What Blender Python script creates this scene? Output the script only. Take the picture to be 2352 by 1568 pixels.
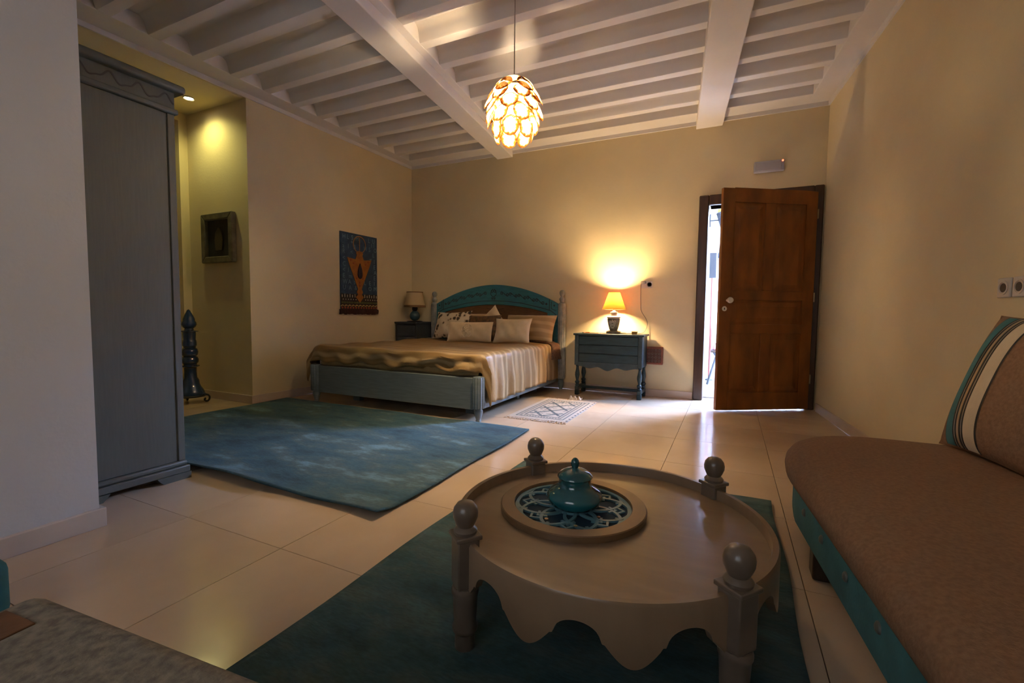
import bpy, bmesh, math, random
from mathutils import Vector, Matrix
from math import sin, cos, pi, radians, atan2, hypot, sqrt
random.seed(7)
S = bpy.context.scene
for o in list(bpy.data.objects): bpy.data.objects.remove(o)
COL = S.collection

# ------------------------------------------------------------------ camera
cam = bpy.data.cameras.new('camera'); camo = bpy.data.objects.new('camera', cam); COL.objects.link(camo)
cam.sensor_width = 36.0; cam.sensor_fit = 'HORIZONTAL'; cam.lens = 1049.9 / 2352 * 36; cam.clip_start = 0.02
YAW, PITCH, ROLL = radians(25.455), radians(3.508), radians(0.645)
fw = Vector((-sin(YAW) * cos(PITCH), cos(YAW) * cos(PITCH), -sin(PITCH)))
rt = Vector((cos(YAW), sin(YAW), 0)); up = rt.cross(fw)
rt2 = rt * cos(ROLL) + up * sin(ROLL); up2 = up * cos(ROLL) - rt * sin(ROLL)
m = Matrix((rt2, up2, -fw)).transposed().to_4x4(); m.translation = Vector((0, 0, 0.919))
camo.matrix_world = m
S.camera = camo

# ------------------------------------------------------------------ world, exposure
W = bpy.data.worlds.new('sky'); S.world = W; W.use_nodes = True
wn = W.node_tree.nodes; bgn = wn['Background']
bgn.inputs['Color'].default_value = (0.36, 0.54, 1.0, 1); bgn.inputs['Strength'].default_value = 185.0
S.view_settings.view_transform = 'Standard'; S.view_settings.look = 'None'
S.view_settings.gamma = 1.0; S.view_settings.use_curve_mapping = False
S.view_settings.exposure = 0.72
SPOT_L = 420.0; CURTAIN_T = (0.043, 0.030, 0.0175)      # spot radiance, how much daylight the drawn curtains let through
PENDANT_L, LAMP_L, DOWN_W = 1300.0, 1800.0, 17.0      # radiance of the two bulbs, watts of the downlight

def portal(name, loc, rot, sx, sy):
    l = bpy.data.lights.new(name, 'AREA'); l.shape = 'RECTANGLE'; l.size = sx; l.size_y = sy
    l.cycles.is_portal = True
    o = bpy.data.objects.new(name, l); COL.objects.link(o); o.location = loc; o.rotation_euler = rot
    return o
portal('door_sky_portal', (0.22, 5.56, 1.05), (radians(-90), 0, 0), 1.0, 2.1)

portal('window_sky_portal', (-0.6, -1.52, 1.55), (radians(90), 0, 0), 1.6, 1.3)

# ------------------------------------------------------------------ materials
MATS = {}
def new_mat(name):
    mt = bpy.data.materials.new(name); mt.use_nodes = True
    return mt, mt.node_tree.nodes, mt.node_tree.links, mt.node_tree.nodes['Principled BSDF']
def mat(name, col, rough=0.6, var=0.0, scale=8.0, col2=None, bump=0.0, bscale=60.0, metal=0.0, spec=0.5, stretch=None, coat=0.0, sheen=0.0, detail=4.0, lo=0.35, hi=0.65):
    """plain or two-tone noise material with fine bump; object coordinates"""
    mt, N, L, P = new_mat(name)
    P.inputs['Roughness'].default_value = rough; P.inputs['Metallic'].default_value = metal
    P.inputs['Specular IOR Level'].default_value = spec
    P.inputs['Coat Weight'].default_value = coat; P.inputs['Coat Roughness'].default_value = 0.1
    P.inputs['Sheen Weight'].default_value = sheen
    c = (*col, 1)
    tc = N.new('ShaderNodeTexCoord'); mp = N.new('ShaderNodeMapping'); L.new(tc.outputs['Object'], mp.inputs['Vector'])
    if stretch: mp.inputs['Scale'].default_value = stretch
    if col2 is None and var > 0: col2 = tuple(max(0, x * (1 - var)) for x in col)
    if col2 is not None:
        nz = N.new('ShaderNodeTexNoise'); nz.inputs['Scale'].default_value = scale; nz.inputs['Detail'].default_value = detail
        L.new(mp.outputs['Vector'], nz.inputs['Vector'])
        rp = N.new('ShaderNodeValToRGB'); rp.color_ramp.elements[0].position = lo; rp.color_ramp.elements[1].position = hi
        rp.color_ramp.elements[0].color = (*col2, 1); rp.color_ramp.elements[1].color = c
        L.new(nz.outputs['Fac'], rp.inputs['Fac']); L.new(rp.outputs['Color'], P.inputs['Base Color'])
    else: P.inputs['Base Color'].default_value = c
    if bump > 0:
        nb = N.new('ShaderNodeTexNoise'); nb.inputs['Scale'].default_value = bscale; nb.inputs['Detail'].default_value = 3
        L.new(mp.outputs['Vector'], nb.inputs['Vector'])
        b = N.new('ShaderNodeBump'); b.inputs['Strength'].default_value = bump; b.inputs['Distance'].default_value = 0.004
        L.new(nb.outputs['Fac'], b.inputs['Height']); L.new(b.outputs['Normal'], P.inputs['Normal'])
    MATS[name] = mt
    return mt
mat('wall', (0.67, 0.55, 0.335), 0.85, var=0.05, scale=3, bump=0.25, bscale=45)
mat('wall_white', (0.56, 0.525, 0.49), 0.85, var=0.04, scale=3, bump=0.25, bscale=45)
mat('ceiling', (0.70, 0.655, 0.625), 0.8, var=0.05, scale=4, bump=0.2, bscale=30)
mat('skirting', (0.55, 0.44, 0.35), 0.35, var=0.1, scale=5)
mat('tile', (0.57, 0.425, 0.295), 0.15, col2=(0.51, 0.375, 0.255), scale=2.2, spec=0.5, detail=6, coat=0.25)
_t = MATS['tile'].node_tree; _n = _t.nodes.new('ShaderNodeTexNoise'); _n.inputs['Scale'].default_value = 3.2; _n.inputs['Detail'].default_value = 6; _n.inputs['Distortion'].default_value = 1.6
_g = _t.nodes.new('ShaderNodeNewGeometry'); _t.links.new(_g.outputs['Position'], _n.inputs['Vector'])
_r = _t.nodes.new('ShaderNodeMapRange'); _r.inputs['From Min'].default_value = .35; _r.inputs['From Max'].default_value = .7; _r.inputs['To Min'].default_value = .11; _r.inputs['To Max'].default_value = .27
_t.links.new(_n.outputs['Fac'], _r.inputs['Value']); _t.links.new(_r.outputs['Result'], _t.nodes['Principled BSDF'].inputs['Roughness'])
mat('grout', (0.16, 0.11, 0.08), 0.8)
mat('wardrobe', (0.086, 0.083, 0.060), 0.6, col2=(0.076, 0.074, 0.053), scale=20, stretch=(8, 8, .5), bump=.05, bscale=40)
mat('wardrobe_edge', (0.085, 0.086, 0.068), 0.5, var=.15, scale=12)
mat('carve', (0.012, 0.012, 0.013), 0.6)
mat('carve_brown', (0.03, 0.018, 0.012), 0.6)
mat('bed_teal', (0.028, 0.155, 0.19), 0.45, col2=(0.02, 0.12, 0.15), scale=10, stretch=(1, 1, 4))
mat('bed_grey', (0.150, 0.180, 0.185), 0.45, col2=(0.120, 0.146, 0.150), scale=14, stretch=(.5, 1, 6))
mat('post_grey', (0.30, 0.30, 0.27), 0.5, col2=(0.20, 0.21, 0.20), scale=20)
mat('brown_panel', (0.16, 0.075, 0.028), 0.5, var=.3, scale=12, stretch=(1, 1, 5))
mat('mattress', (0.20, 0.14, 0.075), 0.6, var=.3, scale=5)
mat('cream_cloth', (0.62, 0.50, 0.33), 0.7, var=.08, scale=20, bump=.3, bscale=160, sheen=.2)
mat('cream_cloth_b', (0.64, 0.49, 0.31), 0.7, var=.08, scale=20, bump=.3, bscale=160, sheen=.2)
mat('gold_cloth', (0.38, 0.25, 0.10), 0.5, var=.2, scale=10, bump=.2, bscale=100, sheen=.3)
mat('dark_paisley', (0.13, 0.065, 0.025), 0.6, col2=(0.035, 0.02, 0.01), scale=26, bump=.2)
mat('flower', (0.70, 0.56, 0.38), 0.7, sheen=.2)
mat('knit', (0.12, 0.055, 0.026), 0.9, col2=(0.055, 0.026, 0.013), scale=60, bump=1.0, bscale=75)
mat('night_blue', (0.018, 0.045, 0.052), 0.45, col2=(0.010, 0.024, 0.029), scale=8, stretch=(1, 4, 5), lo=.3, hi=.7)
mat('night_edge', (0.034, 0.055, 0.058), 0.45, var=.4, scale=18)
mat('night_dark', (0.035, 0.043, 0.055), 0.5, var=.3, scale=12)
mat('lamp_base_black', (0.008, 0.008, 0.01), 0.35)
mat('lamp_base_blue', (0.03, 0.07, 0.09), 0.4, var=.3, scale=20)
mat('urn', (0.20, 0.19, 0.17), 0.35, var=.4, scale=25, metal=.35)
mat('urn_relief', (0.36, 0.34, 0.31), 0.3, metal=.5)
mat('urn_pale', (0.50, 0.47, 0.42), 0.35, metal=.2)
mat('plastic', (0.52, 0.47, 0.42), 0.35)
mat('plastic_grey', (0.36, 0.34, 0.37), 0.4)
mat('dark_hole', (0.02, 0.015, 0.012), 0.6)
mat('cable', (0.22, 0.18, 0.15), 0.5)
mat('door_wood', (0.26, 0.085, 0.012), 0.45, col2=(0.12, 0.036, 0.006), scale=3.2, stretch=(2.2, 2.2, .9), bump=.1, bscale=12, lo=.3, hi=.7)
mat('frame_wood', (0.055, 0.022, 0.009), 0.35, col2=(0.025, 0.01, 0.005), scale=4, stretch=(6, 6, .7))
mat('enamel', (0.75, 0.70, 0.62), 0.25)
mat('brass', (0.30, 0.22, 0.12), 0.35, metal=.9)
mat('rosewood', (0.20, 0.052, 0.022), 0.4, var=.4, scale=14)
mat('candle_blue', (0.014, 0.04, 0.095), 0.16, var=.2, scale=8, coat=.6)
mat('iron', (0.010, 0.009, 0.009), 0.5)
mat('frame_old', (0.17, 0.145, 0.095), 0.5, col2=(0.09, 0.075, 0.05), scale=15)
mat('box_dark', (0.010, 0.009, 0.008), 0.7)
mat('old_gold', (0.045, 0.032, 0.012), 0.5)
mat('tap_blue', (0.022, 0.055, 0.105), 0.85, col2=(0.010, 0.03, 0.065), scale=16, bump=.5, bscale=120)
mat('tap_letter', (0.13, 0.21, 0.27), 0.9)
mat('tap_orange', (0.34, 0.125, 0.012), 0.8, col2=(0.25, 0.08, 0.008), scale=20, bump=.5, bscale=120)
mat('tap_red', (0.26, 0.045, 0.015), 0.8)
mat('tap_copper', (0.30, 0.14, 0.06), 0.7)
mat('tap_purple', (0.022, 0.014, 0.035), 0.25)
mat('tap_white', (0.50, 0.42, 0.33), 0.8)
mat('tap_yellow', (0.48, 0.32, 0.10), 0.8)
mat('tap_green', (0.10, 0.12, 0.035), 0.8)
mat('tap_fringe', (0.045, 0.010, 0.008), 0.9, var=.5, scale=60)
mat('tap_dark', (0.028, 0.018, 0.012), 0.9)
mat('table', (0.235, 0.155, 0.093), 0.30, col2=(0.20, 0.128, 0.075), scale=5, detail=6, stretch=(1, 5, 1), coat=.2)
mat('table_post', (0.150, 0.110, 0.080), 0.32, var=.2, scale=14, coat=.2)
mat('tray', (0.155, 0.088, 0.042), 0.36, var=.15, scale=9)
mat('fret', (0.075, 0.175, 0.21), 0.4, var=.2, scale=12)
mat('fret_under', (0.006, 0.022, 0.04), 0.8, spec=.2)
mat('pot', (0.010, 0.105, 0.125), 0.12, col2=(0.007, 0.075, 0.085), scale=5, coat=.7)
mat('sofa_brown', (0.26, 0.145, 0.080), 0.95, col2=(0.205, 0.112, 0.060), scale=90, bump=.5, bscale=220)
mat('sofa_teal', (0.042, 0.175, 0.205), 0.85, col2=(0.032, 0.135, 0.16), scale=12, bump=.2, bscale=80)
mat('sofa_button', (0.12, 0.12, 0.10), 0.6)
mat('dark_wood', (0.035, 0.018, 0.010), 0.5)
mat('tweed', (0.205, 0.175, 0.135), 0.95, col2=(0.105, 0.092, 0.075), scale=55, bump=.6, bscale=150, detail=6)
mat('brown_leather', (0.12, 0.05, 0.018), 0.8, var=.2, scale=30, bump=.3, bscale=120)
mat('teal_fabric', (0.015, 0.12, 0.15), 0.8, var=.2, scale=20)
mat('paper', (0.62, 0.52, 0.42), 0.7)
mat('amber', (0.28, 0.14, 0.02), 0.3)
mat('orange_pen', (0.42, 0.14, 0.04), 0.4)
mat('court_white', (0.36, 0.33, 0.30), 0.8)
mat('court_floor', (0.36, 0.34, 0.32), 0.2)
mat('black_metal', (0.012, 0.012, 0.014), 0.45)
mat('red_wood', (0.18, 0.035, 0.02), 0.5)
mat('pink_cloth', (0.42, 0.16, 0.17), 0.8)
mat('yellow_glass', (0.75, 0.55, 0.03), 0.3)
mat('shade_trim', (0.17, 0.085, 0.03), 0.7)
mat('cotton', (0.36, 0.31, 0.25), 0.9, var=.15, scale=80, bump=.4, bscale=150)
mat('weave_grey', (0.095, 0.115, 0.12), 0.95, col2=(0.05, 0.065, 0.07), scale=90)
mat('weave_mid', (0.30, 0.29, 0.25), 0.95, col2=(0.20, 0.20, 0.18), scale=110)
mat('fringe', (0.42, 0.31, 0.22), 0.95, var=.3, scale=70)

def rug_mat(name, c_dark, c_mid, c_lite, c_grey, sc):
    mt, N, L, P = new_mat(name); P.inputs['Roughness'].default_value = 0.95
    tc = N.new('ShaderNodeTexCoord'); mp = N.new('ShaderNodeMapping'); L.new(tc.outputs['Object'], mp.inputs['Vector'])
    mp.inputs['Scale'].default_value = (0.7, 1.7, 1)
    n1 = N.new('ShaderNodeTexNoise'); n1.inputs['Scale'].default_value = sc; n1.inputs['Detail'].default_value = 7; n1.inputs['Roughness'].default_value = .65
    L.new(mp.outputs['Vector'], n1.inputs['Vector'])
    rp = N.new('ShaderNodeValToRGB'); e = rp.color_ramp.elements
    e[0].position = .36; e[0].color = (*c_dark, 1); e[1].position = .66; e[1].color = (*c_lite, 1)
    x = e.new(.47); x.color = (*c_mid, 1); x = e.new(.55); x.color = (*c_grey, 1)
    L.new(n1.outputs['Fac'], rp.inputs['Fac'])
    n2 = N.new('ShaderNodeTexNoise'); n2.inputs['Scale'].default_value = 130; n2.inputs['Detail'].default_value = 3
    mp2 = N.new('ShaderNodeMapping'); mp2.inputs['Scale'].default_value = (.35, 1, 1); L.new(tc.outputs['Object'], mp2.inputs['Vector'])
    L.new(mp2.outputs['Vector'], n2.inputs['Vector'])
    mx = N.new('ShaderNodeMixRGB'); mx.blend_type = 'OVERLAY'; mx.inputs['Fac'].default_value = .45
    L.new(rp.outputs['Color'], mx.inputs['Color1']); L.new(n2.outputs['Fac'], mx.inputs['Color2']); L.new(mx.outputs['Color'], P.inputs['Base Color'])
    b = N.new('ShaderNodeBump'); b.inputs['Strength'].default_value = .5; b.inputs['Distance'].default_value = .004
    L.new(n2.outputs['Fac'], b.inputs['Height']); L.new(b.outputs['Normal'], P.inputs['Normal'])
    MATS[name] = mt
rug_mat('rug_blue', (0.014, 0.040, 0.060), (0.026, 0.075, 0.105), (0.085, 0.17, 0.22), (0.048, 0.085, 0.095), 3.0)
rug_mat('rug_teal', (0.014, 0.042, 0.046), (0.028, 0.070, 0.074), (0.055, 0.115, 0.118), (0.050, 0.080, 0.075), 4.0)

def spread_mat():
    mt, N, L, P = new_mat('bedspread')
    tc = N.new('ShaderNodeTexCoord'); sp = N.new('ShaderNodeSeparateXYZ'); L.new(tc.outputs['UV'], sp.inputs['Vector'])
    mm = N.new('ShaderNodeMath'); mm.operation = 'MULTIPLY'; mm.inputs[1].default_value = 2 * pi / .105; L.new(sp.outputs['Y'], mm.inputs[0])
    sn = N.new('ShaderNodeMath'); sn.operation = 'SINE'; L.new(mm.outputs[0], sn.inputs[0])
    rp = N.new('ShaderNodeValToRGB'); e = rp.color_ramp.elements; rp.color_ramp.interpolation = 'LINEAR'
    e[0].position = .45; e[0].color = (0.25, 0.148, 0.055, 1); e[1].position = .95; e[1].color = (0.43, 0.292, 0.142, 1)
    ad = N.new('ShaderNodeMath'); ad.operation = 'MULTIPLY_ADD'; ad.inputs[1].default_value = .5; ad.inputs[2].default_value = .5
    L.new(sn.outputs[0], ad.inputs[0]); L.new(ad.outputs[0], rp.inputs['Fac']); L.new(rp.outputs['Color'], P.inputs['Base Color'])
    P.inputs['Roughness'].default_value = .46; P.inputs['Sheen Weight'].default_value = .0; P.inputs['Specular IOR Level'].default_value = .4
    P.inputs['Anisotropic'].default_value = .4
    n2 = N.new('ShaderNodeTexNoise'); n2.inputs['Scale'].default_value = 9; n2.inputs['Detail'].default_value = 4; L.new(tc.outputs['Object'], n2.inputs['Vector'])
    b = N.new('ShaderNodeBump'); b.inputs['Strength'].default_value = .35; b.inputs['Distance'].default_value = .03
    L.new(n2.outputs['Fac'], b.inputs['Height']); L.new(b.outputs['Normal'], P.inputs['Normal'])
    MATS['bedspread'] = mt
spread_mat()
def striped_mat(name, c1, c2, period, axis='X'):
    mt, N, L, P = new_mat(name)
    tc = N.new('ShaderNodeTexCoord'); sp = N.new('ShaderNodeSeparateXYZ'); L.new(tc.outputs['Object'], sp.inputs['Vector'])
    mm = N.new('ShaderNodeMath'); mm.operation = 'MULTIPLY'; mm.inputs[1].default_value = 2 * pi / period; L.new(sp.outputs[axis], mm.inputs[0])
    sn = N.new('ShaderNodeMath'); sn.operation = 'SINE'; L.new(mm.outputs[0], sn.inputs[0])
    ad = N.new('ShaderNodeMath'); ad.operation = 'MULTIPLY_ADD'; ad.inputs[1].default_value = .5; ad.inputs[2].default_value = .5
    L.new(sn.outputs[0], ad.inputs[0])
    rp = N.new('ShaderNodeValToRGB'); e = rp.color_ramp.elements; e[0].position = .4; e[0].color = (*c1, 1); e[1].position = .8; e[1].color = (*c2, 1)
    L.new(ad.outputs[0], rp.inputs['Fac']); L.new(rp.outputs['Color'], P.inputs['Base Color']); P.inputs['Roughness'].default_value = .45
    P.inputs['Sheen Weight'].default_value = .3
    MATS[name] = mt
striped_mat('gold_stripe', (0.32, 0.205, 0.085), (0.44, 0.30, 0.145), .10, 'Z')
def floral_mat():
    mt, N, L, P = new_mat('floral')
    tc = N.new('ShaderNodeTexCoord'); v = N.new('ShaderNodeTexVoronoi'); v.inputs['Scale'].default_value = 16; L.new(tc.outputs['Object'], v.inputs['Vector'])
    n = N.new('ShaderNodeTexNoise'); n.inputs['Scale'].default_value = 30; L.new(tc.outputs['Object'], n.inputs['Vector'])
    s_ = N.new('ShaderNodeMath'); s_.operation = 'MULTIPLY_ADD'; s_.inputs[1].default_value = .6; L.new(n.outputs['Fac'], s_.inputs[0]); L.new(v.outputs['Distance'], s_.inputs[2])
    rp = N.new('ShaderNodeValToRGB'); e = rp.color_ramp.elements; e[0].position = .57; e[0].color = (0.035, 0.026, 0.02, 1); e[1].position = .88; e[1].color = (0.58, 0.48, 0.34, 1)
    x = e.new(.66); x.color = (0.20, 0.12, 0.065, 1); x = e.new(.73); x.color = (0.50, 0.41, 0.29, 1)
    L.new(s_.outputs[0], rp.inputs['Fac']); L.new(rp.outputs['Color'], P.inputs['Base Color']); P.inputs['Roughness'].default_value = .8
    MATS['floral'] = mt
floral_mat()
def translucent_mat(name, col, tcol, fac, spots=None, scale=30):
    mt, N, L, P = new_mat(name); out = N['Material Output']
    d = N.new('ShaderNodeBsdfDiffuse'); t = N.new('ShaderNodeBsdfTranslucent'); mx = N.new('ShaderNodeMixShader')
    d.inputs['Color'].default_value = (*col, 1); t.inputs['Color'].default_value = (*tcol, 1); mx.inputs[0].default_value = fac
    if spots:
        tc = N.new('ShaderNodeTexCoord'); v = N.new('ShaderNodeTexVoronoi'); v.inputs['Scale'].default_value = scale; L.new(tc.outputs['Object'], v.inputs['Vector'])
        rp = N.new('ShaderNodeValToRGB'); e = rp.color_ramp.elements; e[0].position = .22; e[0].color = (*spots, 1); e[1].position = .36; e[1].color = (*tcol, 1)
        L.new(v.outputs['Distance'], rp.inputs['Fac']); L.new(rp.outputs['Color'], t.inputs['Color'])
        rp2 = N.new('ShaderNodeValToRGB'); e = rp2.color_ramp.elements; e[0].position = .22; e[0].color = (*[x * .6 for x in spots], 1); e[1].position = .36; e[1].color = (*col, 1)
        L.new(v.outputs['Distance'], rp2.inputs['Fac']); L.new(rp2.outputs['Color'], d.inputs['Color'])
    L.new(d.outputs[0], mx.inputs[1]); L.new(t.outputs[0], mx.inputs[2]); L.new(mx.outputs[0], out.inputs['Surface'])
    MATS[name] = mt
def shell_mat():
    mt, N, L, P = new_mat('shell'); out = N['Material Output']
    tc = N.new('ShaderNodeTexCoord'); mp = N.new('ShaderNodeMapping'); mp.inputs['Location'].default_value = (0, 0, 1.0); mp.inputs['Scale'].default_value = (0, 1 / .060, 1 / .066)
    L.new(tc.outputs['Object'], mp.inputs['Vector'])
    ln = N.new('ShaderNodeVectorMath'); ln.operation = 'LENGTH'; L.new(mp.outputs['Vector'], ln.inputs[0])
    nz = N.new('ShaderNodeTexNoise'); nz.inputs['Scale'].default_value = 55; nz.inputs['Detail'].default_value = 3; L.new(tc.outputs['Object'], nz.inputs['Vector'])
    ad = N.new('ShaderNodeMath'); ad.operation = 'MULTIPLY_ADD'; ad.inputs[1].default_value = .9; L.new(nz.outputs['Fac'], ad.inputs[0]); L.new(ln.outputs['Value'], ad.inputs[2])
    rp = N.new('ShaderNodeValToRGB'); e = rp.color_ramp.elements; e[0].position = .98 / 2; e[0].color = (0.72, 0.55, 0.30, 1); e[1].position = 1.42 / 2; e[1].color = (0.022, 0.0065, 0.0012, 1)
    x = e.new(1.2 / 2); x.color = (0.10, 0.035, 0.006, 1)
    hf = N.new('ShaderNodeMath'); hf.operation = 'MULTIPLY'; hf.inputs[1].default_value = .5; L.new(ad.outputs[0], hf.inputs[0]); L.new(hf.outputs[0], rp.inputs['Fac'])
    d = N.new('ShaderNodeBsdfDiffuse'); t = N.new('ShaderNodeBsdfTranslucent'); mx = N.new('ShaderNodeMixShader'); mx.inputs[0].default_value = .5
    L.new(rp.outputs['Color'], d.inputs['Color']); L.new(rp.outputs['Color'], t.inputs['Color'])
    L.new(d.outputs[0], mx.inputs[1]); L.new(t.outputs[0], mx.inputs[2]); L.new(mx.outputs[0], out.inputs['Surface']); MATS['shell'] = mt
shell_mat()
translucent_mat('shade_orange', (0.16, 0.062, 0.016), (0.070, 0.020, 0.0025), .45)
translucent_mat('shade_cream', (0.62, 0.47, 0.27), (0.5, 0.4, 0.25), .25)
def emit_mat(name, col, st):
    mt, N, L, P = new_mat(name); e = N.new('ShaderNodeEmission'); e.inputs['Color'].default_value = (*col, 1); e.inputs['Strength'].default_value = st
    L.new(e.outputs[0], N['Material Output'].inputs['Surface']); MATS[name] = mt
emit_mat('bulb_pendant', (1.0, 0.74, 0.44), PENDANT_L); emit_mat('bulb_lamp', (1.0, 0.70, 0.36), LAMP_L); emit_mat('downlight_glow', (1.0, 0.95, 0.62), 40); emit_mat('led_red', (1.0, 0.12, 0.05), 3)
# ------------------------------------------------------------------ mesh helpers
class MB:
    def __init__(s): s.v = []; s.f = []; s.uv = None
    def add(s, vs, fs):
        n = len(s.v); s.v += [Vector(p) for p in vs]; s.f += [tuple(i + n for i in f) for f in fs]; return s
    def box(s, x0, x1, y0, y1, z0, z1):
        return s.add([(x0, y0, z0), (x1, y0, z0), (x1, y1, z0), (x0, y1, z0), (x0, y0, z1), (x1, y0, z1), (x1, y1, z1), (x0, y1, z1)],
                     [(3, 2, 1, 0), (4, 5, 6, 7), (0, 1, 5, 4), (1, 2, 6, 5), (2, 3, 7, 6), (3, 0, 4, 7)])
    def prism(s, poly, z0, z1):                      # poly in xy (ccw)
        n = len(poly)
        return s.add([(x, y, z0) for x, y in poly] + [(x, y, z1) for x, y in poly],
                     [tuple(range(n - 1, -1, -1)), tuple(range(n, 2 * n))] + [(i, (i + 1) % n, n + (i + 1) % n, n + i) for i in range(n)])
    def prism_y(s, poly, y0, y1):                    # poly in xz (ccw seen from -y), extruded along y
        n = len(poly)
        return s.add([(x, y0, z) for x, z in poly] + [(x, y1, z) for x, z in poly],
                     [tuple(range(n)), tuple(range(2 * n - 1, n - 1, -1))] + [(i, n + i, n + (i + 1) % n, (i + 1) % n) for i in range(n)])
    def lathe(s, prof, cx=0, cy=0, n=24, rad=None):
        vs = []; fs = []
        for r, z in prof:
            for k in range(n):
                a = 2 * pi * k / n; rr = r * (rad(a) if rad else 1); vs.append((cx + rr * cos(a), cy + rr * sin(a), z))
        for i in range(len(prof) - 1):
            for k in range(n):
                k2 = (k + 1) % n; fs.append((i * n + k, i * n + k2, (i + 1) * n + k2, (i + 1) * n + k))
        if prof[0][0] > 1e-6: fs.append(tuple(range(n - 1, -1, -1)))
        if prof[-1][0] > 1e-6: fs.append(tuple((len(prof) - 1) * n + k for k in range(n)))
        return s.add(vs, fs)
    def tube(s, pts, r, n=8, closed=False):
        pts = [Vector(p) for p in pts]; N_ = len(pts); vs = []; fs = []; u = None
        for i, p in enumerate(pts):
            a = pts[(i - 1) % N_] if (closed or i > 0) else p; b = pts[(i + 1) % N_] if (closed or i < N_ - 1) else p
            t = (b - a); t = t.normalized() if t.length > 1e-9 else Vector((0, 0, 1))
            if u is None: u = t.orthogonal().normalized()
            u = (u - t * u.dot(t)); u = u.normalized() if u.length > 1e-6 else t.orthogonal().normalized()
            w = t.cross(u); rr = r(i / (N_ - 1)) if callable(r) else r
            for k in range(n):
                an = 2 * pi * k / n; vs.append(p + (u * cos(an) + w * sin(an)) * rr)
        for i in range(N_ if closed else N_ - 1):
            j = (i + 1) % N_
            for k in range(n):
                k2 = (k + 1) % n; fs.append((i * n + k, i * n + k2, j * n + k2, j * n + k))
        if not closed: fs += [tuple(range(n - 1, -1, -1)), tuple((N_ - 1) * n + k for k in range(n))]
        return s.add(vs, fs)
    def ribbon(s, pts, w, fr, t=0.002):              # flat strip through 2d points; fr(a,b,h)->3d, raised by t
        n = len(pts); vs = []; fs = []
        for i, p in enumerate(pts):
            a = pts[max(0, i - 1)]; b = pts[min(n - 1, i + 1)]; dx, dy = b[0] - a[0], b[1] - a[1]; l = hypot(dx, dy) or 1
            nx, ny = -dy / l * w / 2, dx / l * w / 2
            for sg, h in ((1, 0), (1, t), (-1, t), (-1, 0)): vs.append(fr(p[0] + sg * nx, p[1] + sg * ny, h))
        for i in range(n - 1):
            for k in range(4):
                k2 = (k + 1) % 4; fs.append((i * 4 + k, (i + 1) * 4 + k, (i + 1) * 4 + k2, i * 4 + k2))
        fs += [(0, 1, 2, 3), ((n - 1) * 4 + 3, (n - 1) * 4 + 2, (n - 1) * 4 + 1, (n - 1) * 4)]
        return s.add(vs, fs)
    def plate(s, poly, fr, t=0.002):                 # flat polygon in 2d raised by t
        n = len(poly)
        return s.add([fr(a, b, 0) for a, b in poly] + [fr(a, b, t) for a, b in poly],
                     [tuple(range(n - 1, -1, -1)), tuple(range(n, 2 * n))] + [(i, (i + 1) % n, n + (i + 1) % n, n + i) for i in range(n)])
    def ball(s, c, r, n=12, sz=1.0):
        prof = [(max(1e-7, r * sin(pi * i / n)) if 0 < i < n else 0.0, c[2] - r * sz * cos(pi * i / n)) for i in range(n + 1)]
        return s.lathe(prof, c[0], c[1], 2 * n)
    def grid(s, nu, nv, fn, uvfn=None):
        n0 = len(s.v); vs = [fn(i / nu, j / nv) for j in range(nv + 1) for i in range(nu + 1)]
        fs = [(j * (nu + 1) + i, j * (nu + 1) + i + 1, (j + 1) * (nu + 1) + i + 1, (j + 1) * (nu + 1) + i) for j in range(nv) for i in range(nu)]
        if uvfn: s.uv = [uvfn(i / nu, j / nv) for j in range(nv + 1) for i in range(nu + 1)]
        return s.add(vs, fs)
    def xf(s, M):
        s.v = [M @ p for p in s.v]; return s

def wloc(p):
    l = Vector((0, 0, 0))
    while p: l += p.location; p = p.parent
    return l
def obj(name, mb, material, parent=None, smooth=False, local=False, bevel=0.0, seg=2, solid=0.0, sub=0, fixn=True):
    me = bpy.data.meshes.new(name)
    if local: org = Vector((0, 0, 0))
    elif parent: org = wloc(parent)
    else:
        xs = [p.x for p in mb.v]; ys = [p.y for p in mb.v]; zs = [p.z for p in mb.v]
        org = Vector(((min(xs) + max(xs)) / 2, (min(ys) + max(ys)) / 2, min(zs)))
    me.from_pydata([tuple(p - org) for p in mb.v], [], mb.f)
    if mb.uv:
        ul = me.uv_layers.new(name='uv')
        for lp in me.loops: ul.data[lp.index].uv = mb.uv[lp.vertex_index]
    if fixn:
        bm = bmesh.new(); bm.from_mesh(me); bmesh.ops.remove_doubles(bm, verts=bm.verts, dist=1e-6) if not mb.uv else None
        bmesh.ops.recalc_face_normals(bm, faces=bm.faces); bm.to_mesh(me); bm.free()
    me.materials.append(MATS[material])
    if smooth:
        for p in me.polygons: p.use_smooth = True
        try: me.set_sharp_from_angle(angle=radians(40))
        except Exception: pass
    o = bpy.data.objects.new(name, me); COL.objects.link(o)
    if parent: o.parent = parent
    elif not local: o.location = org
    if solid:
        md = o.modifiers.new('solid', 'SOLIDIFY'); md.thickness = solid; md.offset = -1
    if bevel:
        md = o.modifiers.new('bevel', 'BEVEL'); md.width = bevel; md.segments = seg; md.limit_method = 'ANGLE'; md.angle_limit = radians(40)
        for p in me.polygons: p.use_smooth = True
        try: me.set_sharp_from_angle(angle=radians(60))
        except Exception: pass
    if sub:
        md = o.modifiers.new('sub', 'SUBSURF'); md.levels = sub; md.render_levels = sub
    return o
def tag(o, label, cat, group=None):
    o['label'] = label; o['category'] = cat
    if group: o['group'] = group
    return o
def thing(name, label, cat, loc, group=None, rotz=0.0):
    o = bpy.data.objects.new(name, None); COL.objects.link(o); o.location = loc; o.rotation_euler = (0, 0, rotz); o.empty_display_size = .1
    return tag(o, label, cat, group)
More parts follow.
